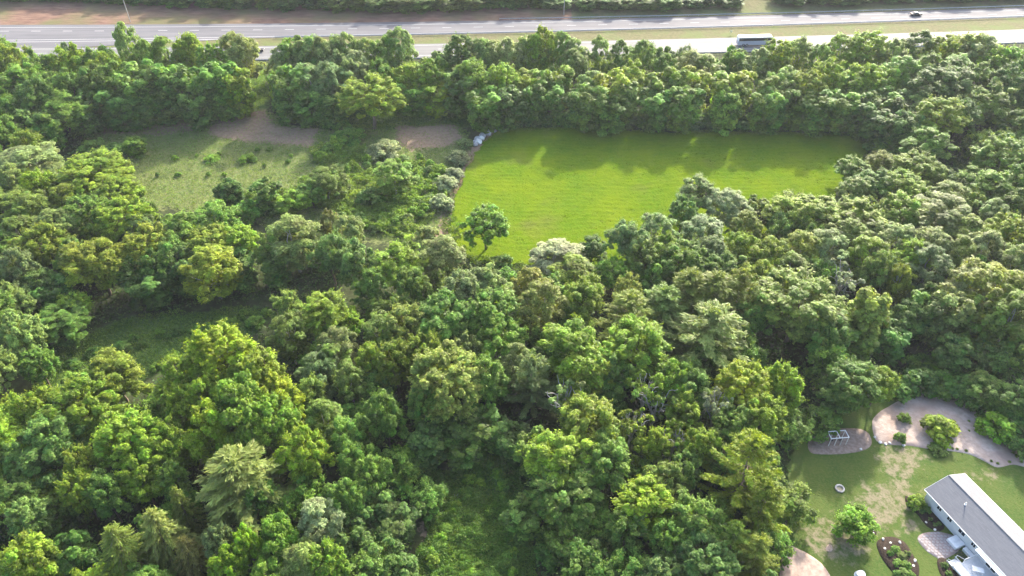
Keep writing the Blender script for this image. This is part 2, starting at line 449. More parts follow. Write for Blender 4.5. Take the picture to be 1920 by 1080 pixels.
ASPH2 = t.done(t.mix(t.ramp(n1, 0.3, 0.7), (0.095, 0.094, 0.094), (0.15, 0.148, 0.145)), 0.75, 0.2)
VERGE = noisy('dry_verge_grass', (0.085, 0.085, 0.036), (0.135, 0.12, 0.06), 0.9, 0.95, 0.1, 0.8, 0.2, (0.10, 0.12, 0.04), 0.12)
LITTER = noisy('red_brown_leaf_litter', (0.12, 0.07, 0.05), (0.20, 0.12, 0.085), 0.7, 0.95, 0.1, 0.9, 0.3, (0.12, 0.11, 0.05), 0.05, stretch=(0.3, 1, 1))
PAINT = NT('road_paint').done((0.40, 0.40, 0.40), 0.8, .1)
ribbon('far_carriageway', FB, FT, 0.05, 0.10, ASPH, 'far grey carriageway of the highway', 'road')
ribbon('near_carriageway', NBOT, NTOP, 0.05, 0.10, ASPH2, 'near pale carriageway of the highway behind the trees', 'road')
ribbon('merge_lane', lambda x: FB(x) - np.clip((-100 - np.asarray(x, float)) * 0.10, 0.0, 9.5), FB, 0.045, 0.048, ASPH, 'grey merging lane widening at the left end of the highway', 'road', xs=np.arange(-330, -100, 6.0))
ribbon('median', lambda x: NTOP(x) + 0.25, lambda x: FB(x) - 0.25 - np.clip((-100 - np.asarray(x, float)) * 0.10, 0.0, 8), 0.02, 0.02, VERGE, 'dry grass median between the two carriageways', 'median')
def btop(x):
    x = np.asarray(x, float)
    return np.interp(x, [-330, -213, -158, -122, -78, -47, -7, 30, 63, 101, 141, 164, 210, 330], [318, 313, 309, 304, 301.5, 299.5, 303.5, 303, 302.5, 308, 309, 312, 315, 331])
ribbon('embankment', lambda x: FT(x) + 0.2, lambda x: btop(x) + 6, 0.04, 1.6, LITTER, 'reddish brown bank along the far edge of the highway', 'embankment', xs=RX[RX < 30])
ribbon('grass_verge', lambda x: FT(x) + 0.2, lambda x: btop(x) + 6, 0.04, 1.0, VERGE, 'dull green grass verge along the far edge of the highway', 'verge', xs=RX[RX > 22])
def stripe(bm, f, x0, x1, off, w, z, step=6.0):
    xs = np.arange(x0, x1, step).tolist() + [x1]
    for a, b in zip(xs, xs[1:]):
        va = [bm.verts.new((a, float(f(a)) + off - w, z)), bm.verts.new((b, float(f(b)) + off - w, z)), bm.verts.new((b, float(f(b)) + off + w, z)), bm.verts.new((a, float(f(a)) + off + w, z))]
        bm.faces.new(va)
bm = bmesh.new()
stripe(bm, FT, -320, 320, -2.7, 0.13, 0.115); stripe(bm, FB, -320, 320, 1.3, 0.13, 0.075)
stripe(bm, NTOP, -320, 320, -1.3, 0.13, 0.115); stripe(bm, NBOT, -320, 320, 2.8, 0.13, 0.09)
stripe(bm, FB, -330, -110, -0.6, 0.14, 0.075)
for x in np.arange(-320, 320, 12.2):
    stripe(bm, FT, x, x + 3.6, -6.4, 0.13, 0.10); stripe(bm, NTOP, x, x + 3.6, -5.0, 0.13, 0.106)
tag(bm_obj('lane_markings', bm, PAINT), 'white edge lines and dashed lane lines on the highway', 'road markings', kind='structure')
def guardrail(f, off, x0, x1, label):
    root = empty('guardrail', (x0, float(f(x0)) + off, 0))
    xs = np.arange(x0, x1, 4.0); b1, b2 = bmesh.new(), bmesh.new()
    for a in xs:
        ya, yb = float(f(a)) + off, float(f(a + 4)) + off
        P, Q = Vector((a - x0, ya - root.location.y, .62)), Vector((a + 4 - x0, yb - root.location.y, .62))
        for dz, w in ((-.12, .05), (0, .03), (.12, .05)): bar(b1, P + Vector((0, 0, dz)), Q + Vector((0, 0, dz)), w + .02, 4)
        box(b2, P - Vector((0, -.16, .28)), (.1, .14, .8))
    rail = bm_obj('rail', b1, STEEL, root); posts = bm_obj('posts', b2, STEEL, root); posts['kind'] = 'stuff'
    tag(root, label, 'guardrail')
guardrail(FT, 0.5, -5, 300, 'dark steel guardrail along the outer far edge of the highway')
guardrail(FB, -0.6, -90, 300, 'steel guardrail between the far carriageway and the median')
guardrail(NBOT, -0.9, -200, 250, 'steel guardrail on the near edge of the highway behind the treeline')

# ------------------------------------------------------------------ vegetation prototypes
def unit(v): return v / (np.linalg.norm(v, axis=-1, keepdims=True) + 1e-9)
def rdirs(n, g): return unit(g.normal(size=(n, 3)))

def leaf_quads(P, N, T, L, W, bend=0.0):
    """diamond leaf sprays at P, normal N, axis T, length L, width W"""
    T = unit(T - N * (T * N).sum(-1, keepdims=True)); B = np.cross(N, T)
    a = P - T * (L * 0.5)[:, None]; b = P + T * (L * 0.5)[:, None] - N * (L * bend)[:, None]
    l = P + B * (W * 0.5)[:, None] + T * (L * 0.1)[:, None]; r = P - B * (W * 0.5)[:, None] + T * (L * 0.1)[:, None]
    V = np.stack([a, r, b, l], 1).reshape(-1, 3)
    return V, np.arange(len(P) * 4).reshape(-1, 4)

def lump_leaves(C, Rr, n_sub, n_leaf, size, g, aspect=0.6, up=0.35, flat=0.8, centre=None, vclump=0.22, sub_r=0.42, radial=0.0):
    """clumps -> sub-lumps -> leaf sprays facing outward; returns arrays"""
    k = len(C)
    vc = 1 + vclump * g.normal(size=k) ; hc = 0.505 + 0.008 * g.normal(size=k)
    D = rdirs(k * n_sub, g).reshape(k, n_sub, 3); D[..., 2] = D[..., 2] * 0.8 + 0.25; D = unit(D)
    if centre is not None:
        O = unit(C - centre); keep_bias = O[:, None, :] * 0.55; D = unit(D + keep_bias)
    sc = C[:, None, :] + D * Rr[:, None, None] * np.array([1, 1, flat]) * 0.72
    sr = Rr[:, None] * sub_r * g.uniform(0.5, 1.35, (k, n_sub))
    sc, sr = sc.reshape(-1, 3), sr.ravel(); v = np.repeat(vc, n_sub) * (1 + 0.15 * g.normal(size=k * n_sub)); h = np.repeat(hc, n_sub)
    Os = D.reshape(-1, 3)
    ds = rdirs(len(sc) * n_leaf, g).reshape(len(sc), n_leaf, 3); ds[..., 2] += 0.2
    ds = unit(ds + 0.35 * Os[:, None, :])
    rad = g.uniform(0.70, 1.25, (len(sc), n_leaf, 1))
    P = (sc[:, None, :] + ds * sr[:, None, None] * rad * np.array([1, 1, flat])).reshape(-1, 3)
    N = unit(ds.reshape(-1, 3) * 0.9 + g.normal(size=P.shape) * 0.36 + np.array([0, 0, up + 0.55]))
    T = unit(g.normal(size=P.shape) + ds.reshape(-1, 3) * 0.6 + np.array([0, 0, -0.3]))
    if radial and centre is not None:
        T = unit(T * (1 - radial) + radial * 2.2 * (unit(P - centre) + np.array([0, 0, 0.45])))
        N = unit(N + np.array([0, 0, 0.3]) - T * (N * T).sum(-1, keepdims=True) * 0.5)
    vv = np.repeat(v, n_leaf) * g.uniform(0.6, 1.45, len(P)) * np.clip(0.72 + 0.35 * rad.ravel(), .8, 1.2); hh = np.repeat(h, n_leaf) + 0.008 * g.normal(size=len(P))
    L = size * g.uniform(0.6, 1.7, len(P)); W = L * aspect * g.uniform(0.8, 1.2, len(P))
    return P, N, T, L, W, vv, hh

def pack_leaves(name, parts, bend=0.12):
    P, N, T, L, W, v, h = [np.concatenate(a) for a in zip(*parts)]
    V, F = leaf_quads(P, N, T, L, W, bend)
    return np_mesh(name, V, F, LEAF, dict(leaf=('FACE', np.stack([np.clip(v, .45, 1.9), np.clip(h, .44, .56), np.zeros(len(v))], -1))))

def tubes(name, paths, mat, seg=5):
    V, F = [], []
    for pts, rad in paths:
        pts = np.asarray(pts, float); base = sum(len(v) for v in V)
        ring = []
        for i, p in enumerate(pts):
            d = unit((pts[min(i + 1, len(pts) - 1)] - pts[max(i - 1, 0)])[None])[0]
            a = np.cross(d, [0.3, 0.9, 0.1]); a /= np.linalg.norm(a); b = np.cross(d, a)
            ang = np.arange(seg) * 2 * math.pi / seg
            ring.append(p + rad[i] * (np.cos(ang)[:, None] * a + np.sin(ang)[:, None] * b))
        V.append(np.concatenate(ring))
        for i in range(len(pts) - 1):
            for s in range(seg):
                F.append((base + i * seg + s, base + i * seg + (s + 1) % seg, base + (i + 1) * seg + (s + 1) % seg, base + (i + 1) * seg + s))
    return np_mesh(name, np.concatenate(V), np.array(F), mat, None, True)

def limb(a, b, r0, r1, g, n=4, sag=0.0, wob=0.25):
    a, b = np.asarray(a, float), np.asarray(b, float); ts = np.linspace(0, 1, n + 1)
    pts = a + (b - a) * ts[:, None]; pts[1:-1] += g.normal(size=(n - 1, 3)) * wob
    pts[:, 2] += sag * np.sin(ts * math.pi)
    return pts, r0 + (r1 - r0) * ts

def finish(crown, trunk):
    co = np.empty(len(crown.vertices) * 3, np.float32); crown.vertices.foreach_get('co', co); co = co.reshape(-1, 3)
    r = np.hypot(co[:, 0], co[:, 1])
    return dict(crown=crown, trunk=trunk, R=float(np.percentile(r, 96)), H=float(np.percentile(co[:, 2], 99.8)))

def broad(seed, H=15.0, Rad=5.0, base=0.3, n=30, rc=(1.2, 1.9), dome=0.55, n_sub=10, n_leaf=64, size=0.46, fill=6, spread=1.0, bark=None, vclump=0.22, limbs=7, skirt=-0.45, radial=0.3, rough=1.0, aspect=0.5, twigs=110):
    g = np.random.default_rng(seed)
    zb = H * base; zc = zb + (H - zb) * (1 - dome); up_, dn_ = H - zc, zc - zb
    gold = math.pi * (3 - math.sqrt(5)); C, Rr = [], []
    lob = g.uniform(0, 6.28, 4)
    for i in range(n):
        u = 1 - (i + 0.5) / n * (1 - skirt) + g.normal() * 0.05
        u = max(-1, min(1, u)); a = i * gold + g.normal() * 0.3
        q = math.sqrt(max(0, 1 - u * u)); q = q ** 0.8
        k = 0.82 + 0.13 * rough * math.sin(2 * a + lob[0]) + 0.10 * rough * math.sin(3 * a + lob[1]) + 0.09 * rough * g.normal() + 0.05 * (1 - rough)
        r = rc[0] + (rc[1] - rc[0]) * g.random()
        C.append((Rad * q * math.cos(a) * k * spread, Rad * q * math.sin(a) * k * spread, zc + (up_ - r * 0.7) * u * (0.9 + 0.14 * g.normal()) if u > 0 else zc + dn_ * u)); Rr.append(r)
    C, Rr = np.array(C), np.array(Rr)
    cen = np.array([0, 0, zc - 0.5])
    parts = [lump_leaves(C, Rr, n_sub, n_leaf, size, g, aspect=aspect, centre=cen, vclump=vclump, radial=radial)]
    if twigs:                                   # stray twigs break the outline
        j = g.integers(len(C), size=twigs); o = unit(unit(C[j] - cen) + 0.5 * g.normal(size=(twigs, 3)) + np.array([0, 0, .25])); b0 = C[j] + o * (Rr[j] * 0.8)[:, None]
        q = 9; tt = g.uniform(0, 1.1, (twigs, q, 1)); P_ = (b0[:, None, :] + o[:, None, :] * tt + g.normal(size=(twigs, q, 3)) * .13).reshape(-1, 3)
        oo = np.repeat(o, q, 0); T_ = unit(oo + g.normal(size=oo.shape) * .7); L_ = size * g.uniform(.6, 1.2, len(P_))
        parts.append((P_, unit(g.normal(size=P_.shape) * .6 + np.array([0, 0, .9]) + oo * .4), T_, L_, L_ * .5, g.uniform(.8, 1.4, len(P_)), .5 + .012 * g.normal(size=len(P_))))
    if fill:
        ci = np.stack([g.normal(size=fill) * Rad * 0.35, g.normal(size=fill) * Rad * 0.35, zc + g.uniform(-0.4, 0.5, fill) * up_], -1)
        parts.append(lump_leaves(ci, np.full(fill, rc[1]), 6, 22, size * 1.2, g))
    # inner leaf mass keeps the crown closed
    m = 700
    d = rdirs(m, g); rr = g.uniform(0.3, 0.75, m)[:, None]
    P = np.array([0, 0, zc]) + d * rr * np.array([Rad, Rad, 1]) * np.where(d[:, 2:3] > 0, np.array([1, 1, up_]), np.array([1, 1, dn_]))
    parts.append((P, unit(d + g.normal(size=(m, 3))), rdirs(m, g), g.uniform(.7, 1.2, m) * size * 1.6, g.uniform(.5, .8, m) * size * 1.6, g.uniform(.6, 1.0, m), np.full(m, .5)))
    crown = pack_leaves('crown', parts)
    top = zc + up_ * 0.55
    paths = [limb((0, 0, -0.3), (g.normal() * .3, g.normal() * .3, top), 0.028 * H ** 0.95, 0.05, g, 6, 0, 0.12)]
    for j in g.choice(len(C), min(limbs, len(C)), replace=False):
        z0 = zb * 0.7 + g.random() * (zc - zb * 0.7)
        paths.append(limb((0, 0, z0), C[j], 0.14, 0.03, g, 4, 0.3))
    return finish(crown, tubes('trunk', paths, bark or BARK))

def pine(seed, H=18.0, Rad=4.6, base=0.18, step=1.0, droop=0.0, n_br=6, size=0.75, wid=0.2, tip=0.18, tufts=6, per=26, spruce=False):
    g = np.random.default_rng(seed); zb = H * base
    parts, paths = [], [limb((0, 0, -0.3), (g.normal() * .2, g.normal() * .2, H - 0.4), 0.30, 0.04, g, 8, 0, 0.06)]
    z = zb; k = 0
    while z < H - 0.5:
        f = (z - zb) / (H - zb)
        prof = (1 - f) ** (0.75 if spruce else 0.62) * (0.55 + 0.45 * min(1, f * 4 + 0.35)) + tip * (1 - f)
        nb = n_br if f < 0.85 else 5
        for j in range(nb):
            if g.random() < 0.12 and f < 0.8: continue
            a = k * 0.9 + j * 2 * math.pi / nb + g.normal() * 0.22
            L = Rad * prof * g.uniform(0.72, 1.15) + 0.3
            rise = (-0.22 - droop) * L if spruce else (0.12 + 0.35 * f) * L
            d = np.array([math.cos(a), math.sin(a), 0])
            tip_ = np.array([0, 0, z]) + d * L + np.array([0, 0, rise])
            paths.append(limb((0, 0, z), tip_, 0.06, 0.015, g, 3, -0.06 * L if not spruce else 0.1 * L, 0.05))
            nt_ = max(2, int(tufts * L / Rad + 1)); v0 = 1 + 0.16 * g.normal()
            for q in np.linspace(0.28, 1.0, nt_):
                c = np.array([0, 0, z]) + d * L * q + np.array([0, 0, rise * q + (0.1 * L if spruce else -0.06 * L) * math.sin(q * math.pi)])
                rt = (0.28 if spruce else 0.55) * (0.7 + 0.5 * (1 - abs(q - 0.6))) * g.uniform(.8, 1.25)
                n = per; dd = rdirs(n, g); dd[:, 2] *= 0.6; P = c + dd * rt * np.array([1, 1, 0.55]) * g.uniform(.3, 1, (n, 1))
                T = unit(dd * 0.6 + d * (0.9 if spruce else 0.7) + np.array([0, 0, -0.5 if spruce else 0.55]) + g.normal(size=(n, 3)) * .25)
                N = unit(np.array([0, 0, 1.0]) + 0.6 * dd + g.normal(size=(n, 3)) * .5)
                ll = size * g.uniform(.7, 1.3, n)
                parts.append((P, N, T, ll, np.full(n, wid) * g.uniform(.7, 1.3, n), v0 * (0.85 + 0.3 * q) * g.uniform(.75, 1.25, n), 0.5 + 0.01 * g.normal(size=n)))
        z += step * g.uniform(.85, 1.15) * (1.0 if f < .7 else .75); k += 1
    n = 220; P = np.stack([g.normal(size=n) * .25, g.normal(size=n) * .25, H - g.uniform(0, 1.6, n)], -1)
    parts.append((P, rdirs(n, g), unit(np.array([0, 0, 1.]) + g.normal(size=(n, 3)) * .5), np.full(n, size), np.full(n, wid), np.full(n, 1.1), np.full(n, .5)))
    return finish(pack_leaves('crown', parts, 0.0), tubes('trunk', paths, BARK))

def soft(seed, H=14.0, Rad=4.2, base=0.25, n=74, size=0.40):
    """fine, upswept, soft-looking crown"""
    g = np.random.default_rng(seed); zb = H * base
    C, Rr, = [], []
    for i in range(n):
        f = g.random() ** 0.8; z = zb + (H - zb) * f * 0.93
        prof = math.sin(min(1, 0.18 + f * 0.98) * math.pi) ** 0.6 if f < .55 else math.cos((f - .55) / .45 * math.pi / 2) ** 0.55
        a = i * 2.4 + g.normal() * .3; k = g.uniform(0.45, 0.92)
        C.append((Rad * prof * k * math.cos(a), Rad * prof * k * math.sin(a), z)); Rr.append(g.uniform(.5, 1.0))
    C, Rr = np.array(C), np.array(Rr); cen = np.array([0, 0, H * .45])
    P, N, T, L, W, v, h = lump_leaves(C, Rr, 7, 34, size, g, aspect=0.34, up=0.2, flat=1.25, centre=cen, vclump=0.13, sub_r=0.5)
    T = unit(np.array([0, 0, 1.0]) + 0.7 * unit(P - cen) + g.normal(size=P.shape) * .35)
    m = 500; d = rdirs(m, g)
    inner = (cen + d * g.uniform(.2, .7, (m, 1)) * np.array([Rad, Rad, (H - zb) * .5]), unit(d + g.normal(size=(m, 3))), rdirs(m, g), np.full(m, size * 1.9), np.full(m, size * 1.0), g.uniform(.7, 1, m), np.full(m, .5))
    crown = pack_leaves('crown', [(P, N, T, L, W, v, h), inner])
    paths = [limb((0, 0, -.3), (0.2, 0.1, H * .8), .24, .04, g, 6, 0, .15)]
    for j in g.choice(n, 9, replace=False): paths.append(limb((0, 0, zb * .6 + g.random() * H * .25), C[j], .10, .02, g, 4, .1))
    return finish(crown, tubes('trunk', paths, PALEBARK))

def column(seed, H=13.0, Rad=3.0):
    """tree hung with vines down to the ground"""
    g = np.random.default_rng(seed)
    C, Rr = [], []
    for i in range(40):
        f = (i + .5) / 40; z = H * (0.06 + 0.86 * f)
        prof = 0.72 + 0.25 * math.sin(f * 9 + seed) + (0.25 if f > .7 else 0); prof *= 1 if f < .85 else 0.75
        a = i * 2.4 + g.normal() * .35; k = g.uniform(.6, .95)
        C.append((Rad * prof * k * math.cos(a), Rad * prof * k * math.sin(a), z)); Rr.append(g.uniform(.75, 1.3))
    C, Rr = np.array(C), np.array(Rr); cen = np.stack([C[:, 0] * 0, C[:, 1] * 0, C[:, 2] - .3], -1)
    P, N, T, L, W, v, h = lump_leaves(C, Rr, 8, 32, 0.48, g, up=.3, flat=1.1, centre=cen, vclump=.2)
    T = unit(np.array([0, 0, -1.0]) + g.normal(size=P.shape) * .6)
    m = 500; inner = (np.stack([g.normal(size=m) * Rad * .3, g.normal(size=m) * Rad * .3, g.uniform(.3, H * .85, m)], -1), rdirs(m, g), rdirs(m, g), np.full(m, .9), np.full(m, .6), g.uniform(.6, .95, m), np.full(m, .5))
    paths = [limb((0, 0, -.3), (.1, .1, H * .85), .22, .05, g, 6, 0, .12)] + [limb((0, 0, H * g.uniform(.2, .6)), C[j], .09, .02, g) for j in g.choice(40, 5, replace=False)]
    return finish(pack_leaves('crown', [(P, N, T, L, W, v, h), inner]), tubes('trunk', paths, BARK))

def sparse(seed, H=14.0, Rad=4.0, dens=1.0):
    """thin-leaved tree, pale branches show"""
    g = np.random.default_rng(seed); paths = [limb((0, 0, -.3), (.3, .2, H * .55), .28, .18, g, 5, 0, .15)]
    C = []
    for i in range(9):
        a = i * 2.4; z0 = H * g.uniform(.25, .55); r = Rad * g.uniform(.4, .85); tip_ = np.array([r * math.cos(a), r * math.sin(a), H * g.uniform(.62, .97)])
        pts, rad = limb((0, 0, z0), tip_, .17, .06, g, 5, .2, .22); paths.append((pts, rad))
        for k in range(5):
            b = pts[2 + k % 4]; t2 = b + rdirs(1, g)[0] * 1.2 + np.array([0, 0, .9]) + unit(np.array([b[0], b[1], 0.])[None])[0] * .6
            paths.append(limb(b, t2, .075, .025, g, 3, 0, .1)); C.append(t2)
    C = np.array(C); sel = g.random(len(C)) < dens; C = C[sel]
    parts = [lump_leaves(C, g.uniform(.5, .9, len(C)), 6, 22, .42, g, vclump=.2)]
    return finish(pack_leaves('crown', parts), tubes('trunk', paths, PALEBARK))

def bush(seed, H=3.0, Rad=2.0, size=0.34, n=14, aspect=.55):
    g = np.random.default_rng(seed); C, Rr = [], []
    for i in range(n):
        f = i / n; a = i * 2.4 + g.normal() * .3; q = math.sqrt(1 - (1 - f * 1.0) ** 2) if f < 1 else 1
        C.append((Rad * .7 * q * math.cos(a), Rad * .7 * q * math.sin(a), H * (0.80 - 0.6 * f) * g.uniform(.85, 1.1))); Rr.append(g.uniform(.5, .75) * Rad * .55)
    C, Rr = np.array(C), np.array(Rr)
    parts = [lump_leaves(C, Rr, 7, 26, size, g, aspect=aspect, centre=np.array([0, 0, H * .25]), vclump=.16, sub_r=.5)]
    m = 160; d = rdirs(m, g); d[:, 2] = abs(d[:, 2])
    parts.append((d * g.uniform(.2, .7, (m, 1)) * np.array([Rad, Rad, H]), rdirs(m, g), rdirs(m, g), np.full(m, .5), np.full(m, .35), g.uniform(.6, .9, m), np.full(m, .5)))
    paths = [limb((g.normal() * .1, g.normal() * .1, -.1), C[j], .05, .015, g, 3, 0, .08) for j in range(0, n, 2)]
    return finish(pack_leaves('foliage', parts), tubes('stems', paths, BARK))

PRO = {
 'm': [broad(1, n=60, rc=(.7, 1.3), n_sub=8, n_leaf=46, radial=.5), broad(2, n=70, rc=(.7, 1.15), n_sub=7, n_leaf=44, radial=.55, rough=.5, vclump=.14), broad(3, Rad=5.4, n=44, rc=(.8, 1.8), n_sub=9, n_leaf=52, rough=1.5, radial=.45), broad(4, base=.2, n=46, rc=(.9, 1.5), skirt=-.65, n_leaf=50),
       broad(5, dome=.65, n=50, rc=(.8, 1.6), radial=.5, vclump=.26, rough=1.3), broad(6, H=16, Rad=4.3, base=.16, n=60, rc=(.7, 1.2), n_sub=7, n_leaf=46, radial=.6, rough=.7, skirt=-.7, dome=.45, vclump=.15), broad(7, n=80, rc=(.6, 1.0), n_sub=6, n_leaf=44, radial=.7, rough=.35, vclump=.12, skirt=-.55),
       broad(8, n=52, rc=(.75, 1.4), rough=1.9, n_leaf=46, radial=.45, dome=.6), broad(9, Rad=4.6, n=40, rc=(.8, 1.3), rough=1.6, n_leaf=44, twigs=200, vclump=.2)],
 'w': [soft(11), soft(12, Rad=4.6), soft(13, H=15, Rad=3.4), soft(14, base=.15, n=80), soft(15, Rad=4.8, n=90, size=.38), soft(16, H=16, Rad=4.0, base=.12, n=84)],
 'p': [pine(21), pine(22, Rad=5.2, n_br=5, step=1.15), pine(23, H=19, Rad=4.2)],
 's': [pine(31, H=16, Rad=3.6, base=.08, step=.7, droop=.1, n_br=8, size=.55, wid=.13, tufts=10, per=13, spruce=True), pine(32, H=15, Rad=3.9, base=.08, step=.75, droop=.18, n_br=8, size=.55, wid=.13, tufts=10, per=13, spruce=True)],
 'c': [column(41), column(42, Rad=3.4), column(43, H=12), column(44, H=14, Rad=2.7)],
 'd': [sparse(51, dens=.6), sparse(52, dens=.4), sparse(53, Rad=4.4, dens=.5)],
 'b': [bush(61), bush(62, n=18), bush(63, H=2.6, Rad=2.2), bush(64, H=3.4, size=.3, aspect=.4)],
 'u': [broad(71, H=9.5, Rad=4.2, base=.12, n=26, rc=(1.0, 1.6), n_leaf=30, n_sub=7, skirt=-.8), broad(72, H=10, Rad=4.4, base=.1, n=28, rc=(1.0, 1.5), n_leaf=30, n_sub=7, skirt=-.8), column(73, H=9, Rad=3.4)],
 'o': [broad(81, H=12, Rad=4.3, base=.33, n=38, rc=(.7, 1.15), fill=6, n_leaf=36, n_sub=7, limbs=16, spread=1.05, skirt=-.75, dome=.5)],
}
TINT = dict(Y=(.205, .262, .012), L=(.168, .268, .016), G=(.122, .212, .028), D=(.088, .156, .030), P=(.190, .238, .080), O=(.150, .198, .034), B=(.098, .172, .055), W=(.240, .278, .145), R=(.180, .150, .055))
TWORD = dict(Y='yellow-green', L='bright lime-green', G='mid-green', D='dark green', P='pale grey-green', O='olive-green', B='blue-green', W='whitish green', R='reddish')
FORM = dict(m=('broadleaf_tree', 'lumpy round tree', 'tree'), w=('feathery_tree', 'soft fine-leaved tree', 'tree'), p=('pine_tree', 'feathery pine', 'pine tree'), s=('spruce_tree', 'drooping spruce', 'spruce tree'),
            c=('vine_covered_tree', 'narrow leafy tree', 'tree'), d=('sparse_tree', 'thin tree with bare branches', 'tree'), b=('bush', 'rounded bush', 'bush'), u=('understory_tree', 'low tree', 'tree'), o=('young_tree', 'young open-branched tree', 'tree'))
ORD = ['first', 'second', 'third', 'fourth', 'fifth', 'sixth', 'seventh', 'eighth', 'ninth', 'tenth', 'eleventh', 'twelfth', 'thirteenth', 'fourteenth', 'fifteenth', 'sixteenth', 'seventeenth', 'eighteenth', 'nineteenth', 'twentieth'] + ['twenty-' + k for k in ('first', 'second', 'third', 'fourth', 'fifth', 'sixth', 'seventh', 'eighth', 'ninth')]

def tint_of(t):
    c = np.mean([TINT[k] for k in t], 0)
    return c

SD = (math.sin(SUN_AZ), math.cos(SUN_AZ)); SUNGAPS = [at(1030, 262), at(1162, 282), at(1368, 292), at(1300, 262)]
tree_spots = []      # x, y, radius, zone
def plant(sp, loc, rad, h, tint, label, cat, group, name=None, pv=None, jitter=.10):
    if sp not in 'bo' and 195 < loc[1] < 262:
        for gp in SUNGAPS:
            rx, ry = loc[0] - gp.x, loc[1] - gp.y
            al, off = rx * SD[0] + ry * SD[1], rx * SD[1] - ry * SD[0]
            if 0 < al < 36 and h > .52 * al - 1 and abs(off) < rad * .85 + .5:
                d = (rad * .85 + .5 - abs(off)) * (1 if off >= 0 else -1)
                loc = (loc[0] + SD[1] * d, loc[1] - SD[0] * d, loc[2])
    pr = PRO[sp][rng.integers(len(PRO[sp])) if pv is None else pv]
    nm = name or FORM[sp][0]
    root = empty(nm, loc, float(rng.uniform(0, 6.28)))
    sx, sz = rad / pr['R'], h / pr['H']
    root.scale = (sx, sx * float(rng.uniform(.92, 1.08)), sz)
    tag(root, label, cat, group)
    parts = ('stems', 'foliage') if sp == 'b' else ('trunk', 'crown')
    link(parts[0], pr['trunk'], root)
    cr = link(parts[1], pr['crown'], root)
    c = np.array(tint) * (1 + jitter * rng.normal()) * (1 + .035 * rng.normal(size=3))
    cr.color = (*np.clip(c, .01, .6).tolist(), 1)
    tree_spots.append((loc[0], loc[1], rad))
    return root

BEST = {(835, 656): 6, (400, 602): 0, (510, 690): 4, (466, 650): 0, (442, 706): 2, (1510, 512): 1, (690, 136): 6, (1402, 682): 1, (1478, 676): 0, (1087, 608): 2, (1200, 594): 0, (166, 284): 1, (165, 447): 2, (832, 548): 0, (1773, 176): 1}      # crown build of trees that stand out
ZONES = {}
def zone(key, phrase, group, text):
    """rows: apex x, apex y, crown width (photo px), species, tints, height [| label]"""
    rows = []
    for ln in text.strip().split(';'):
        ln = ln.strip()
        if not ln: continue
        lab = None
        if '|' in ln: ln, lab = [s.strip() for s in ln.split('|')]
        a = ln.split()
        rows.append(dict(x=float(a[0]), y=float(a[1]), w=float(a[2]), sp=a[3], t=a[4], h=float(a[5]), lab=lab))
    ZONES[key] = phrase
    kinds = {}
    for r in rows: kinds.setdefault((r['sp'], r['t'][0]), []).append(r)
    for (sp, t0), lst in kinds.items():
        lst.sort(key=lambda r: r['x'])
        base = f"{TWORD[t0]} {FORM[sp][1]} {phrase}"
        auto = [r for r in lst if not r['lab']]
        for i, r in enumerate(auto):
            r['lab'] = base if len(lst) == 1 else f"{base}, {ORD[min(i, 28)]} such from left"
    for r in rows:
        h = r['h']; p = at(r['x'], r['y'] + 0.13 * r['w'], h)
        rad = r['w'] * 1.14 / 2 / px_per_m(p.x, p.y, h * .7)
        plant(r['sp'], (p.x, p.y, 0), rad, h, tint_of(r['t']) * (1.22 if key in ('TL', 'TM', 'TR') else 1.08), r['lab'], FORM[r['sp']][2], group, pv=BEST.get((r['x'], r['y'])), jitter=.05 if ' such from ' not in r['lab'] else .10)

zone('TL', 'in the left treeline', 'trees in the treeline left below the highway', '''
-60 95 70 m G 17; -25 60 60 m G 18; 10 70 62 m GY 18; 55 84 60 m G 18; 95 84 58 m YG 17; 135 75 62 m GY 18; 165 84 50 m G 17; 190 94 52 m YG 17; 225 37 44 w PG 22 | tall slender pale green tree rising alone in front of the highway;
180 80 55 m G 17; 265 68 52 w GO 19; 300 62 52 w OG 19; 345 56 58 m GY 19; 390 76 50 m G 18; 437 52 72 w PO 20 | tall pale yellowish tree beside the gap in the left treeline;
0 118 66 c G 17; 38 112 66 m G 17; 78 128 66 m DG 17; 120 118 70 m DG 17; 165 114 70 m GD 17; 210 106 70 m G 17; 250 120 68 c DG 17; 295 108 68 c GD 17; 330 124 64 c D 16; 370 116 62 c DG 17; 410 108 62 c G 17; 440 126 48 c GY 15;
-40 150 70 m G 16; 12 172 64 m GD 14; 52 140 66 m D 17; 62 188 60 c D 12; 105 168 85 m DG 14; 140 192 46 c D 10; -20 215 70 m G 13; 300 150 58 c D 12; 215 165 56 c D 12; 360 160 55 c D 12; 260 165 55 c D 11; 165 165 55 c D 12; 420 165 50 c GD 9''')
zone('TM', 'in the treeline behind the left meadow', 'trees in the treeline behind the left meadow', '''
524 78 48 w P 17; 545 66 55 c G 18; 578 60 60 w GP 19; 612 72 56 w P 18; 642 56 52 w PO 19; 665 88 52 w PW 17; 700 70 52 w GO 18; 745 45 62 w GP 20 | tall pale green tree rising highest left of the highway gap;
520 122 46 w GY 15; 558 70 50 w PG 18; 595 62 50 w PO 19; 628 62 48 w P 19; 682 66 48 w PG 18; 722 60 50 w G 18; 532 124 60 c DG 16; 570 112 62 w PB 17; 610 108 66 w PB 17; 650 106 56 w PO 16; 715 105 56 m G 15; 765 110 58 m YG 15; 800 108 60 m YG 15; 822 102 44 w G 14; 770 150 54 c G 10; 815 150 54 c GY 10; 575 160 60 c D 11; 620 165 55 c D 10; 540 175 50 c D 8;
690 136 96 m YO 16 | single rounded yellow-green tree standing between the two meadows''')
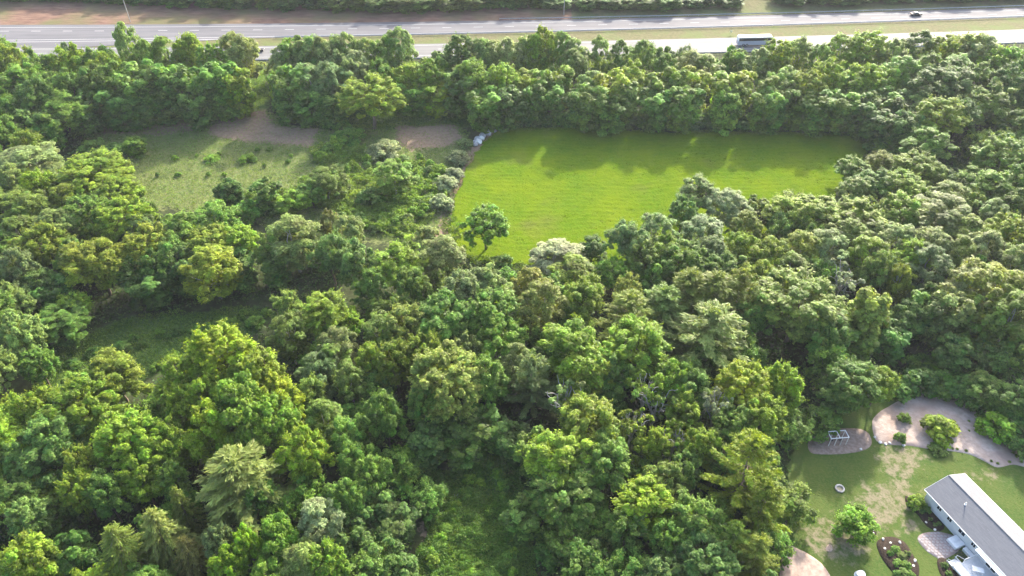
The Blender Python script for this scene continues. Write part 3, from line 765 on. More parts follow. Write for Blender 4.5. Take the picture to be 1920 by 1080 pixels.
zone('TR', 'in the treeline behind the mown field', 'trees in the treeline behind the mown field', '''
868 54 72 m D 19 | dark green round tree at right edge of the highway gap; 925 70 60 w PO 17; 980 62 56 w PO 17; 1023 43 46 m YG 20 | tall yellow-green treetop standing highest before the far carriageway; 1055 54 48 w G 18; 1090 88 52 w GO 16; 1125 62 40 w PG 17; 1165 70 46 w G 16; 1208 70 42 w PG 16; 1250 96 44 w G 15; 1297 88 52 w P 15; 1345 98 58 w O 15; 1380 82 50 m G 15; 1428 82 54 w PG 16; 1462 68 52 m YG 17; 1505 62 56 w PY 17; 1545 75 48 w G 17; 1582 58 56 w GY 18; 1635 52 74 m YG 18;
1682 66 56 w O 17; 1735 50 62 w GD 18; 1775 62 60 m YG 17; 1815 48 76 m YP 18; 1850 56 70 w P 18; 1884 78 62 m YG 17; 1925 80 66 m G 17; 1970 70 70 w P 18;
905 66 50 w PG 18; 950 64 52 w P 18; 1003 58 48 w GY 18; 1078 66 46 w PO 17; 890 105 76 m YG 17; 942 114 62 m YG 16; 988 128 48 c YG 14; 1045 118 60 c GO 15; 1088 122 56 w PG 15; 1148 128 56 c OY 16; 1195 110 60 m YG 16; 1232 132 55 c OG 15; 1268 120 52 c GY 16; 1312 124 56 c YG 16; 1357 130 60 c YG 16; 1402 130 52 c YO 16; 1442 136 54 w O 15; 1480 118 60 w OG 16; 1522 128 60 m YO 16; 1560 105 62 m GY 17; 1598 130 56 c GY 14; 1628 114 62 m YG 16; 1672 118 62 m YG 15; 1702 98 70 w G 17; 1752 92 76 m GD 18; 1800 96 70 w G 17; 1850 108 70 m DG 17; 1905 115 70 m D 18; 1960 125 70 m GD 17;
860 130 60 c DG 14; 908 162 56 c DG 13; 955 160 54 c D 13; 1000 148 50 c GD 13; 1035 150 52 c GD 13; 1072 168 40 c D 10; 1105 158 52 c OG 14; 1145 175 50 c DG 12; 1185 150 54 c GO 14; 1228 162 52 c GD 13; 1282 158 54 c GO 14; 1325 162 52 c G 13; 1370 160 52 c GO 14; 1412 160 50 c G 13; 1458 164 50 c GD 13; 1500 158 50 c OG 13; 1540 168 52 c GD 13; 1582 170 52 c G 12; 1622 176 52 c D 12; 1660 162 54 c DG 12; 1700 170 56 c D 12''')
zone('TE', 'in the upper right wood', 'trees in the wood right of the mown field', '''
1773 176 88 m YG 16 | round yellow-green tree standing out in the wood at upper right; 1775 112 108 m D 18; 1872 148 84 m GO 17; 1747 232 84 m G 13; 1680 246 62 b GD 6; 1895 250 84 m GO 15; 1665 278 58 m YO 8; 1730 282 76 m YG 11; 1862 305 84 m OG 13; 1695 205 60 m D 13; 1660 205 54 c D 11; 1720 205 56 m D 13; 1940 300 80 m G 14; 1960 190 80 m DG 16; 1815 180 60 m DG 14; 1790 335 70 w O 11; 1605 288 58 m OG 9; 1655 310 74 m G 11; 1612 330 56 w O 10; 1700 318 70 m YG 11; 1920 345 70 m OG 13; 1760 300 50 w OG 10''')
zone('LW', 'in the left edge wood', 'trees in the wood at the left edge', '''
38 238 62 m GY 13; 40 266 112 w P 13; 62 315 58 m YL 12; 166 284 128 m YG 13 | wide yellow-green round tree beside the left meadow; 8 300 62 w OP 13; 112 338 70 w OY 12; 214 330 74 m YG 12; 30 350 84 w O 13; 95 384 82 w OP 13; 22 402 72 w OG 13; 152 364 80 m G 13; 222 370 82 m YG 13; 252 398 52 w BO 11; 62 418 90 m OY 14; 124 440 72 m OG 13; -30 350 90 m OG 14; -40 430 90 m G 14; 15 458 64 m BP 15; 8 522 62 m PG 13; 22 580 74 m GP 15; 58 655 56 m G 10; -40 540 90 m G 14; -35 650 80 m GP 13;
128 548 56 m GL 8; 104 572 96 m GD 8 | dark round bushy tree standing in the shaded glade; 60 500 60 m D 11; 90 520 60 c D 9''')
zone('LM', 'in the grove below the meadow', 'trees in the grove below the left meadow', '''
165 447 112 m YO 14 | large yellow-green spreading tree at left end of the grove; 268 420 84 m YO 14; 312 440 70 m DG 13; 340 388 92 m G 14; 395 374 92 m G 13; 386 420 82 m YO 13; 384 455 92 w YO 14; 442 420 62 m YG 12; 288 462 60 m GD 12; 230 470 60 m GD 11; 330 470 60 c D 11; 270 500 72 c D 9; 440 470 60 c D 9; 510 470 50 c D 9;
540 400 88 w PO 15 | tall pale soft tree in the middle of the grove; 610 428 66 m GB 15; 612 388 34 w RO 13 | small treetop tinged red above the grove; 648 398 56 w PO 13; 660 446 72 m GB 15; 505 430 56 m GO 12;
425 334 40 c DG 8; 495 334 44 c DG 9 | narrow vine-hung tree alone at the lower edge of the meadow; 460 372 50 b G 5; 548 350 56 m GL 7; 607 310 66 w GO 9; 736 296 74 w GO 10 | soft upright bushy tree alone in the brambles left of the field; 580 340 50 m G 7; 690 350 45 b GD 4''')
zone('CM', 'in the middle wood', 'trees in the wood in the middle', '''
740 448 100 m YG 13; 828 438 74 w OP 13; 872 498 90 m PB 15; 915 498 84 m PG 15; 832 548 112 m GO 16; 922 545 92 m G 15; 1020 520 90 w O 16; 1095 518 88 m YG 14; 995 498 66 w YR 12; 1045 448 88 w W 9 | whitish round bush-like tree at the near edge of the mown field; 1078 476 72 w YO 10; 1112 440 46 w D 8; 1152 482 66 m LG 9; 1180 512 46 m PY 12;
712 588 80 w OG 12; 650 574 50 m L 9; 760 572 80 m GO 14; 940 592 92 m GL 14; 872 618 58 m PG 13; 735 638 72 m YG 14; 795 620 66 m YG 14; 690 640 56 m YG 12;
700 925 74 u D 7; 742 958 64 c D 6; 716 1010 84 u D 7; 676 1050 84 u DG 7; 752 1050 60 u D 5; 650 980 70 u D 7; 850 765 70 c D 9; 905 775 70 c DG 8; 958 800 60 c D 7; 800 800 70 c D 8; 870 820 60 c DG 6; 798 905 66 u DG 6; 985 945 64 c DG 6; 835 656 130 m PY 17 | big pale yellow-green domed tree in the centre foreground; 908 664 82 m G 16; 970 640 62 w PO 13; 1000 658 92 p BP 15; 716 730 74 m G 15; 790 720 60 m GD 13; 770 500 60 m OG 12; 950 500 40 b G 4; 690 500 56 m GD 12''')
zone('GW', 'in the wood left of centre', 'trees left of centre', '''
530 540 50 m LP 11 | small bright green treetop at the edge of the shaded glade; 600 548 82 m YG 13; 532 585 74 w OG 13; 626 610 72 w PO 13; 590 658 72 w PB 12; 650 680 60 w O 12; 600 748 74 w GO 13; 642 772 64 m G 13; 570 700 60 m GO 12; 660 820 66 m G 12; 692 848 62 m G 12; 620 640 60 w OG 12''')
zone('CR', 'in the big right stand', 'trees in the big stand right of centre', '''
1310 322 72 m PG 12; 1368 350 78 w WP 12 | whitish silvery tree at the lower right edge of the mown field; 1285 365 50 m GB 12; 1322 398 84 w PB 13; 1405 392 54 w O 12; 1482 354 88 m YG 12; 1540 364 82 m YO 12; 1618 364 98 m YG 13; 1705 358 84 m YG 13; 1785 358 110 w OP 14; 1872 368 62 w BO 12; 1912 400 84 m YG 14; 1602 404 72 w O 13; 1690 412 82 w OP 13; 1560 424 82 w P 13; 1760 424 82 w PO 14; 1510 428 72 w YO 13; 1395 430 62 m YG 12; 1450 444 72 m YO 13; 1465 388 44 m D 10;
1185 410 72 m BP 14; 1236 394 68 w BP 14; 1216 442 70 m GO 13; 1255 432 64 m GY 13; 1290 450 84 m G 14; 1362 466 72 m GD 14; 1430 486 66 m YO 13; 1340 440 60 w PB 13; 1490 470 60 w O 12; 1640 440 70 w OY 13; 1830 400 70 w O 13;
1720 444 74 m YG 14; 1756 454 82 w BP 15; 1812 438 64 w O 14; 1862 428 64 w P 14; 1700 490 44 w YO 13; 1592 486 62 d W 13 | whitish thin-leaved tree among green crowns right of centre; 1835 496 74 w P 15; 1660 470 60 m OG 13; 1930 450 70 w OP 15;
1185 538 112 p O 15; 1250 528 90 p OB 15; 1300 498 90 p O 16; 1350 500 112 p O 17; 1397 496 84 p O 17; 1342 560 160 p OP 18 | broad pale olive pine, largest crown right of centre; 1430 545 70 m GD 14;
1510 512 150 m GO 16 | wide dark-sided round tree right of the pale olive pine; 1642 538 68 c YP 16; 1612 604 72 c OG 9; 1560 590 80 m GD 13; 1882 488 122 w OY 17 | broad olive tree on a leaning trunk at right edge; 1795 540 66 c PG 14; 1848 565 64 c GO 13; 1920 545 90 w OG 16; 1752 540 56 c DG 12; 1715 560 60 m D 11; 1680 600 60 c D 9; 1880 640 80 u D 9; 1800 630 60 c D 9; 1960 600 90 m GO 14''')
zone('BL', 'in the bottom left wood', 'trees in the wood at the bottom left', '''
400 602 124 m YL 20 | huge bright yellow-green tree, highest crown at lower left; 320 662 90 m YG 16; 466 650 96 m YG 18; 510 690 80 m YL 17; 200 665 104 m OY 12; 140 690 70 m OG 12; 130 716 122 m YG 15; 14 740 72 m YG 13; 66 728 66 m YG 13; 70 784 104 m BG 15 | blue-green round tree among yellow-green crowns at far left; 226 775 112 m YG 15; 262 812 80 m YG 13; 386 750 88 m YL 17; 304 788 72 m YG 14; 442 706 112 m LG 19 | bright lime-green tall crown below the huge yellow-green tree; 500 745 86 m GL 16; 558 804 84 m L 15; 246 852 78 m YG 13; 312 866 46 m G 12; 140 838 54 m YO 12; 134 885 64 m GY 12; 180 890 70 m GD 12; 360 700 80 m YG 16; 20 830 70 m GB 12; 330 720 60 m YG 15;
432 838 150 p OP 17 | broad grey-olive pine spreading over the bottom left wood; 325 908 56 s O 13; 280 946 92 s OP 15 | drooping-boughed olive spruce at the bottom left, right one of the pair; 206 976 100 s O 14; 340 1000 70 s OR 11; 36 938 66 m BG 12; 30 1008 92 m YG 14 | yellow-green round tree in the bottom left corner; 400 984 50 m PB 12; 450 984 46 m L 12; 515 972 76 m LG 12; 590 938 70 w WP 13 | whitish soft tree among lime crowns at the bottom; 420 1025 60 m L 11; 562 1018 76 w PO 12; 604 1020 64 m LG 12; 490 1050 80 m LG 11; 640 900 66 m GD 12; 20 900 60 m D 11; 480 900 60 m GD 12; -40 780 90 m YG 14; -45 900 90 m G 13; 260 1060 80 m GD 10''')
zone('BC', 'in the bottom right wood', 'trees in the wood at the bottom right of centre', '''
1087 608 128 m YG 16 | bright yellow-green spreading tree, left of two beside the pale olive pine; 1200 594 112 m YG 16; 1100 654 84 m YO 14; 1268 676 74 m YG 14; 1300 684 84 m DG 13; 1478 676 74 m LY 15; 1402 682 98 m LY 15 | bright lime crown nearest the gravel bed and lawn; 1150 660 70 m GD 13; 1330 640 60 m GD 12;
1062 715 66 d PG 14; 1240 708 80 d OG 14; 1215 690 60 d YG 14; 1352 724 52 d W 14 | whitish thin tree among lime crowns above the tall pine; 1108 744 112 m OY 15; 1048 806 110 m GY 15; 1140 818 104 m GO 13; 1216 904 92 m YL 12 | yellow-green rounded crown low in the bottom middle; 1252 868 74 m O 12; 1062 880 122 m DG 11; 1000 815 60 c GO 9; 1290 728 64 m YG 13; 1322 798 66 m YG 13; 1270 790 60 d YG 12; 1190 760 60 d YO 13; 1230 800 60 m YG 12; 1380 760 70 m G 13; 1440 745 80 m YG 14; 1290 850 60 m GD 11; 1380 840 60 m GD 11;
1420 804 118 p YO 20 | tall yellow-olive pine beside the lawn; 1445 895 92 p YO 14; 1312 928 94 m BL 14 | blue-green broad tree at the bottom beside the tall pine; 1332 1018 104 m BG 12; 1385 975 70 p OG 13; 1430 1000 80 p O 12; 1180 960 70 m GD 10; 1260 980 60 m G 11; 1180 1030 80 u GD 8; 1250 1050 80 m GB 10''')
zone('YE', 'behind the gravel and sand beds', 'bushes and trees behind the gravel and sand beds', '''
1545 762 70 b DG 5; 1612 680 96 m GD 11 | dark green round tree right behind the gravel bed; 1660 690 64 m YG 10; 1580 720 60 m D 8; 1730 690 60 b D 5; 1770 690 60 b GD 5; 1820 700 70 b D 5; 1870 710 80 m GD 7; 1880 776 60 b GL 4.5 | bright green round bush at the right rim of the sand bed; 1915 770 60 b D 4.5; 1850 735 50 b D 4; 1920 720 70 m D 8; 1700 710 50 b GD 3.5; 1930 810 60 b D 4; 1985 740 80 m GD 9''')

# low filler trees that close the canopy between the big crowns
def fill(key, px, n, h, tints, sp='u', dmin=0.50, seed=1, rr=(3.0, 4.6), name=None):
    P = gpoly(px); g = np.random.default_rng(seed); lo, hi = P.min(0), P.max(0); made = 0; mine = []
    group = f'low trees {ZONES[key]}'
    for _ in range(n * 25):
        if made >= n: break
        x, y = g.uniform(lo, hi)
        if sdist(np.array([x]), np.array([y]), P)[0] < 0: continue
        r = g.uniform(*rr); T = np.array(tree_spots); d = np.hypot(T[:, 0] - x, T[:, 1] - y)
        if (d < dmin * (T[:, 2] + r)).any(): continue
        t_ = tints[g.integers(len(tints))]
        o = plant(sp, (x, y, 0), r, g.uniform(*h), tint_of(t_), 'low tree', 'tree', group, name=name); mine.append((TWORD[t_[0]], o))
        made += 1
    for w in sorted(set(a for a, _ in mine)):
        lst = sorted([o for a, o in mine if a == w], key=lambda o: o.location.x / (o.location.y + 30))
        for i, o in enumerate(lst):
            o['label'] = f"low {w} tree amid crowns {ZONES[key]}" + (f", {ORD[min(i, 28)]} from left" if len(lst) > 1 else '')
    return made
LWF = [(-80, 330), (150, 325), (230, 390), (330, 430), (450, 455), (620, 480), (640, 540), (420, 545), (250, 575), (90, 630), (60, 720), (-80, 760)]
FILL_N = [
 fill('TL', [(-80, 140), (455, 130), (465, 185), (400, 195), (300, 215), (150, 225), (120, 300), (-80, 330)], 22, (8, 12), ['D', 'DG', 'G'], seed=1),
 fill('TM', [(500, 135), (700, 130), (860, 130), (870, 180), (640, 180), (525, 190)], 10, (8, 11), ['DG', 'G', 'PG'], seed=2),
 fill('TR', [(860, 130), (1960, 125), (1990, 220), (1640, 232), (1400, 228), (880, 222)], 26, (8, 12), ['D', 'DG', 'G'], seed=3),
 fill('TE', [(1660, 260), (1990, 200), (1990, 430), (1720, 400), (1650, 320)], 10, (7, 10), ['D', 'G', 'OG'], seed=4),
 fill('LW', LWF, 22, (7, 10), ['DG', 'G', 'OG', 'YG'], seed=5),
 fill('CM', [(680, 560), (860, 560), (1000, 560), (1150, 540), (1250, 560), (1250, 760), (960, 800), (800, 830), (700, 760)], 16, (7, 10), ['DG', 'G', 'OG'], seed=6),
 fill('CR', [(1150, 500), (1350, 430), (1560, 410), (1650, 380), (1990, 400), (1990, 640), (1750, 690), (1500, 740), (1250, 700)], 34, (8, 11), ['DG', 'G', 'OG', 'O'], seed=7),
 fill('BL', [(-100, 800), (260, 810), (330, 760), (520, 740), (640, 800), (720, 960), (690, 1250), (-100, 1250)], 30, (7, 10), ['DG', 'G', 'YG'], seed=8),
 fill('BC', [(1000, 850), (1250, 740), (1480, 800), (1465, 1000), (1450, 1250), (1030, 1250), (1010, 980)], 22, (6, 9), ['DG', 'G', 'OG'], seed=9),
 fill('GW', [(520, 640), (640, 620), (700, 700), (760, 900), (740, 1000), (640, 860), (560, 760)], 8, (6, 9), ['DG', 'G'], seed=10),
]

# the woods go on a little past both sides of the photo
ZONES['XR'], ZONES['XL'] = 'past the right edge of the photo', 'past the left edge of the photo'
fill('XR', [(1990, 200), (2350, 190), (2450, 620), (2080, 620), (2010, 400)], 55, (11, 15), ['G', 'DG', 'YG', 'OG'], sp='m', seed=31, rr=(4.0, 5.6), name='woodland_tree')
fill('XL', [(-70, 200), (-420, 190), (-520, 800), (-110, 800)], 60, (11, 15), ['G', 'DG', 'YG', 'OG'], sp='m', seed=32, rr=(4.0, 5.6), name='woodland_tree')

# far wood beyond the highway
g = np.random.default_rng(99); k = 0
for x in np.arange(-245, 255, 6.5):
    if 98 < x < 112: continue
    for row in range(3):
        xx = x + g.uniform(-2, 2); yy = float(btop(xx)) + 3.0 + row * 6.5 + g.uniform(-1, 1.5)
        sp = 'c' if row == 0 else ('m' if g.random() < .8 else 'c')
        plant(sp, (xx, yy, 0.9), g.uniform(4.2, 5.4), (g.uniform(7, 9) if row else g.uniform(5, 7)) * (1 if xx < 20 else .75), tint_of(['D', 'DB', 'DG', 'DO'][g.integers(4)]), 'dark green tree in the far wood ' + ('left of the pale utility pole' if xx < -158 else 'between the two thin poles' if xx < 19 else 'between the grey pole and the grass gap' if xx < 105 else 'right of the grass gap'), 'tree', 'trees of the far wood beyond the highway', name='forest_tree'); k += 1

# ------------------------------------------------------------------ bushes
def bushrow(px, n, w, h, tints, label, group, seed, rows=1, dy=0.0):
    g = np.random.default_rng(seed); P = gpoly(px)
    seg = np.hypot(*np.diff(P, axis=0).T); cum = np.concatenate([[0], np.cumsum(seg)])
    for r_ in range(rows):
        for i in range(n):
            s = (i + .5 + g.uniform(-.3, .3) + r_ * .5) / n * cum[-1]
            x, y = np.interp(s, cum, P[:, 0]), np.interp(s, cum, P[:, 1])
            t_ = tints[g.integers(len(tints))]
            plant('b', (x + g.uniform(-.4, .4), y + r_ * dy + g.uniform(-.5, .5), 0), g.uniform(*w), g.uniform(*h), tint_of(t_), f'{TWORD[t_[0]]} {label}', 'bush', group, name='hedge_bush')
bushrow([(880, 236), (960, 236), (1050, 234), (1120, 238), (1330, 242), (1500, 244), (1600, 249), (1650, 262)], 40, (1.8, 2.7), (2.6, 4.2), ['B', 'BG', 'GD', 'BP'], 'bush in the hedge along the back of the mown field', 'hedge bushes along the back of the mown field', 5, 2, 2.2)
bushrow([(170, 222), (320, 214), (440, 204), (470, 196)], 14, (1.4, 2.2), (2.0, 3.4), ['D', 'DG', 'GB'], 'bush at the foot of the left treeline', 'bushes at the foot of the left treeline', 6)
bushrow([(515, 205), (560, 228), (620, 240), (650, 250)], 9, (1.5, 2.4), (2.0, 3.5), ['DG', 'G', 'GB'], 'bush along the meadow edge behind the bare soil', 'bushes along the meadow edge', 7, 2, 2.5)
bushrow([(650, 270), (610, 290), (600, 305)], 5, (1.6, 2.4), (2.0, 3.2), ['G', 'GL'], 'leafy bush in the strip between the two meadows', 'bushes between the two meadows', 8, 2, 2.0)
bushrow([(1690, 690), (1760, 705), (1840, 735), (1880, 780), (1920, 830)], 12, (1.4, 2.2), (1.8, 3.0), ['D', 'DG', 'G'], 'bush along the back rim of the sand bed', 'bushes along the back rim of the sand bed', 9, 2, 2.0)
bushrow([(1000, 1040), (1060, 1000), (1150, 1000), (1180, 1080)], 9, (1.5, 2.3), (1.6, 2.8), ['DG', 'D', 'GB'], 'bush at the shaded right edge of the grassy clearing', 'bushes at the right edge of the clearing', 10, 2, -2)
bushrow([(640, 1090), (700, 1000), (740, 920), (780, 880)], 12, (1.5, 2.4), (1.8, 3.2), ['DG', 'D', 'GB'], 'bush at the shaded left edge of the grassy clearing', 'bushes at the left edge of the clearing', 11, 2, 2)

def pbush(px, py, w, h, tint, label, sp='b', name=None, cat='bush', group=None, **k):
    """py is the foot of the bush"""
    p = at(px, py); r = w / 2 / px_per_m(p.x, p.y, h / 2)
    return plant(sp, (p.x, p.y, 0), r, h, tint_of(tint), label, cat, group, name=name or ('bush' if sp == 'b' else None), **k)
WG = 'silvery bushes along the left edge of the mown field'
for a in ((873, 274, 30, 2.4, 'P', 'small silvery bush beside the stone heap, topmost along the field edge'), (860, 303, 46, 3.4, 'WP', 'pale silvery bush second below the stone heap on the field edge'),
          (852, 335, 42, 3.0, 'PW', 'pale silvery bush midway down the left field edge'), (838, 352, 48, 3.2, 'PW', 'silvery bush with dark left side along the field edge'),
          (828, 388, 50, 3.4, 'WP', 'whitest round bush low on the left field edge'), (803, 445, 42, 3.0, 'PO', 'lowest silvery bush on the left edge of the mown field')):
    pbush(a[0], a[1], a[2], a[3], a[4], a[5], group=WG)
pbush(722, 290, 64, 4.0, 'PW', 'silvery white bush right below the single olive tree', pv=3)
pbush(655, 262, 60, 3.0, 'GD', 'dark green bush left of the single olive tree foot')
pbush(258, 290, 44, 5.2, 'DL', 'upright vine-covered stump tree in the left meadow', sp='c', cat='tree')
pbush(180, 285, 56, 3.6, 'DG', 'dark bush left of the vine-covered stump in the left meadow')
pbush(220, 288, 50, 3.0, 'DG', 'dark bush right beside the vine-covered stump in the left meadow')
pbush(320, 230, 36, 2.8, 'GB', 'blue-green bush before the left treeline above the meadow')
pbush(398, 300, 30, 1.2, 'GL', 'low green tuft bush in the left meadow, left of two')
pbush(466, 300, 36, 1.5, 'GL', 'low green tuft bush in the left meadow, right of two')
bushrow([(600, 330), (700, 300), (790, 300), (830, 330), (790, 400), (700, 420), (620, 390)], 22, (1.0, 1.9), (1.3, 2.6), ['GL', 'L', 'GY', 'PG'], 'leafy bush among the brambles left of the mown field', 'bushes among the brambles', 12, 2, -3)
bushrow([(260, 330), (420, 330), (560, 300), (520, 280), (300, 300)], 12, (.6, 1.1), (.7, 1.4), ['GL', 'OG', 'G'], 'small scattered bush in the rough left meadow', 'small bushes scattered in the left meadow', 13)
bushrow([(800, 1070), (830, 1000), (860, 930), (930, 870), (960, 960), (960, 1060), (880, 1060)], 15, (.7, 1.5), (.8, 1.9), ['G', 'LG', 'GD'], 'low bush in the grassy clearing at the bottom', 'low bushes in the bottom clearing', 14, 2, -2)
bushrow([(110, 690), (220, 650), (330, 620), (430, 600), (500, 590), (420, 640), (300, 680)], 15, (.8, 1.8), (.8, 2.0), ['GD', 'G', 'D'], 'low bush in the shaded glade', 'low bushes in the shaded glade', 15, 2, -2)
pbush(940, 500, 40, 3.2, 'DG', 'dark bush at the foot of the young tree in the field')
# young tree at the near edge of the field
p = at(910, 387 + 8, 11.5); r = 86 * 1.1 / 2 / px_per_m(p.x, p.y, 8)
plant('o', (p.x, p.y, 0), r, 11.5, tint_of('GL'), 'young green tree with visible forked trunk alone in the near field corner', 'tree', None)
# yard
pbush(1596, 1000, 78, 5.2, 'GL', 'rounded green tree on the lawn left of the mulch beds', sp='u', name='yard_tree', cat='tree', pv=0)
pbush(1757, 812, 68, 3.6, 'GY', 'wide yellow-green shrub growing in the sand bed', name='shrub', pv=1)
pbush(1693, 790, 26, 2.0, 'GO', 'small thin shrub in the sand bed, upper of two', name='shrub')
pbush(1686, 825, 24, 1.7, 'GD', 'small dark shrub in the sand bed, lower of two', name='shrub')
pbush(1757, 845, 34, 1.0, 'DO', 'low dull shrub on the lower rim of the sand bed', name='shrub')
pbush(1840, 790, 30, 1.5, 'DO', 'dull olive shrub on the right part of the sand bed', name='shrub')
pbush(1714, 950, 36, 2.6, 'LG', 'bright green round shrub at the corner of the white house', name='shrub', pv=0)
pbush(1733, 958, 22, 1.4, 'D', 'dark low shrub in the mulch behind the bright round shrub', name='shrub')
for i, (x, y, w) in enumerate([(1678, 1033, 18), (1690, 1045, 20), (1682, 1058, 20), (1698, 1062, 20), (1692, 1076, 22), (1706, 1080, 18), (1668, 1040, 13), (1700, 1040, 13), (1680, 1078, 16)]):
    pbush(x, y, w, .9, ['G', 'GP', 'GD'][i % 3], 'low green bush planted in the long mulch island', name='shrub', group='low bushes in the mulch island')
for i, (x, y) in enumerate([(1690, 751), (1697, 749), (1704, 746), (1712, 744), (1722, 741), (1736, 741), (1743, 741)]):
    pbush(x, y + 2, 8, .7, 'DO', 'dark little clump in a row on the back rim of the sand bed', name='shrub', group='dark clumps on the back rim of the sand bed', jitter=.05)
for i, (x, y) in enumerate([(1785, 842), (1794, 843), (1811, 846), (1858, 866), (1870, 870), (1898, 850), (1905, 857), (1892, 867), (1914, 867), (1816, 791), (1816, 809)]):
    pbush(x, y, 6, .45, 'DO', 'tiny dark plant dotted along the sand bed', name='shrub', group='tiny dark plants dotted along the sand bed', jitter=.05)
for i, (x, y) in enumerate([(1743, 975), (1752, 985), (1760, 983), (1727, 962)]):
    pbush(x, y, 9, .6, 'DP', 'tiny dark plant in the mulch strip by the house wall', name='shrub', group='tiny plants in the mulch strip by the house')
for i, (x, y) in enumerate([(1770, 1062), (1778, 1078)]):
    pbush(x, y, 14, .8, 'D', 'dark low plant in the mulch below the white deck', name='shrub', group='plants in the mulch below the deck')

# ------------------------------------------------------------------ ground cover (nobody could count it)
def cover(name, polys, n, size, hmax, tint, label, cat, seed, upright=0.3, aspect=.5, lump=3.0, excl=(), thin=()):
    g = np.random.default_rng(seed); Ps = []
    for px in polys:
        P = gpoly(px); A = abs(np.dot(P[:, 0], np.roll(P[:, 1], 1)) - np.dot(P[:, 1], np.roll(P[:, 0], 1))) / 2
        Ps.append((P, A))
    tot = sum(a for _, a in Ps); XY = []
    for P, A in Ps:
        m = int(n * A / tot); lo, hi = P.min(0), P.max(0)
        q = g.uniform(lo, hi, (m * 4, 2)); s = sdist(q[:, 0], q[:, 1], P) + 3 * (vnoise(q[:, 0], q[:, 1], 4, 77) - .5)
        q = q[s > 0][:m]; XY.append(q)
    XY = np.concatenate(XY)
    for e in excl:
        XY = XY[sdist(XY[:, 0], XY[:, 1], e) < 0.3]
    for e in thin:
        XY = XY[(sdist(XY[:, 0], XY[:, 1], e) + 3 * (vnoise(XY[:, 0], XY[:, 1], 3, 9) - .5) < 0.3) | (g.random(len(XY)) < .16)]
    hn = vnoise(XY[:, 0], XY[:, 1], lump, seed, 3); hgt = hmax * np.clip((hn - .25) * 1.8, .05, 1.2)
    keep = g.random(len(XY)) < 0.35 + 0.9 * hn
    XY, hgt, hn = XY[keep], hgt[keep], hn[keep]; m = len(XY)
    z = hgt * g.uniform(.35, 1.0, m) - .05
    P = np.stack([XY[:, 0], XY[:, 1], z], -1)
    N = unit(np.array([0, 0, 1 - upright]) + g.normal(size=(m, 3)) * .55); T = unit(g.normal(size=(m, 3)) + np.array([0, 0, 2.5 * upright]))
    L = size * g.uniform(.6, 1.4, m); v = (0.75 + .5 * vnoise(XY[:, 0], XY[:, 1], 5, seed + 3)) * g.uniform(.75, 1.25, m)
    me = pack_leaves(name, [(P, N, T, L, L * aspect, v, .5 + .03 * (vnoise(XY[:, 0], XY[:, 1], 8, seed + 9) - .5) + .01 * g.normal(size=m))])
    o = link(name, me); o.color = (*tint, 1)
    return tag(o, label, cat, kind='stuff')
EX = [G['FIELD'], G['LAWN']]
WOODS = [[(-80, 130), (455, 125), (470, 195), (400, 200), (300, 218), (150, 228), (150, 320), (230, 390), (330, 430), (450, 450), (640, 470), (640, 560), (480, 570), (250, 590), (80, 650), (-80, 700)],
         [(500, 125), (860, 120), (2000, 115), (2000, 420), (1650, 330), (1620, 255), (880, 236), (640, 240), (520, 200)],
         [(-80, 760), (250, 750), (320, 700), (520, 600), (680, 560), (1000, 500), (1300, 470), (1560, 400), (1650, 330), (2000, 420), (2000, 800), (1850, 760), (1700, 730), (1500, 800), (1470, 1150), (1020, 1150), (980, 850), (800, 860), (760, 1150), (-80, 1150)]]
cover('undergrowth', WOODS, 150000, .6, 2.0, (.078, .140, .040), 'dark leafy undergrowth on the floor of the woods', 'undergrowth', 201, .2, .6, 3.5, EX)
cover('tall_grass', LUSH, 80000, .5, 1.3, (.135, .220, .040), 'deep green tall grass in the shaded clearings', 'grass', 202, .7, .22, 3.0, EX)
cover('meadow_grass', [MEADOW], 90000, .5, .8, (.150, .225, .055), 'rough pale green grass of the left meadow', 'grass', 203, .6, .25, 1.6, EX, [gpoly(DIRT[0]), gpoly(DIRT[1])])
BRAMBLE = [[(560, 345), (600, 320), (680, 318), (770, 300), (838, 318), (840, 360), (815, 410), (760, 450), (690, 430), (640, 400), (570, 385)], [(575, 280), (640, 265), (690, 280), (700, 305), (600, 312)], [(410, 360), (560, 360), (560, 410), (430, 400)]]
cover('bramble_thicket', BRAMBLE, 80000, .5, 2.4, (.175, .270, .040), 'lumpy bright green brambles between the meadow and the mown field', 'brambles', 204, .25, .55, 2.2, EX)
cover('edge_weeds', [[(832, 400), (850, 390), (880, 480), (1000, 492), (1300, 478), (1500, 420), (1530, 440), (1300, 510), (1000, 520), (860, 500), (825, 450)], [(870, 236), (1060, 236), (1330, 244), (1600, 250), (1650, 275), (1630, 290), (1590, 258), (1330, 252), (1060, 245), (940, 247)]], 26000, .5, 1.0, (.105, .17, .03), 'tall weeds along the edges of the mown field', 'weeds', 207, .4, .4, 2.0)
cover('field_grass', [FIELD], 150000, .34, .26, (.108, .162, .010), 'short cut grass lying in rows on the mown field', 'grass', 208, .35, .35, 1.1)
cover('lawn_grass', [LAWN], 60000, .24, .12, (.058, .105, .022), 'short grass tufts of the worn lawn', 'grass', 209, .45, .4, 1.4, [gpoly(p) for p in (SAND, PLAYBED, ISLAND, RINGBED, HOUSEBED, DECKBED, PATIO, DIRTYARD)], [gpoly(p) for p in DRYLAWN])
cover('verge_weeds', [[(-60, 100), (480, 112), (860, 112), (1400, 106), (1900, 82), (2000, 90), (2000, 140), (860, 145), (-60, 140)]], 14000, .6, 1.0, (.095, .13, .04), 'rough weeds on the verge below the highway', 'weeds', 205, .4, .4, 3.0, EX)
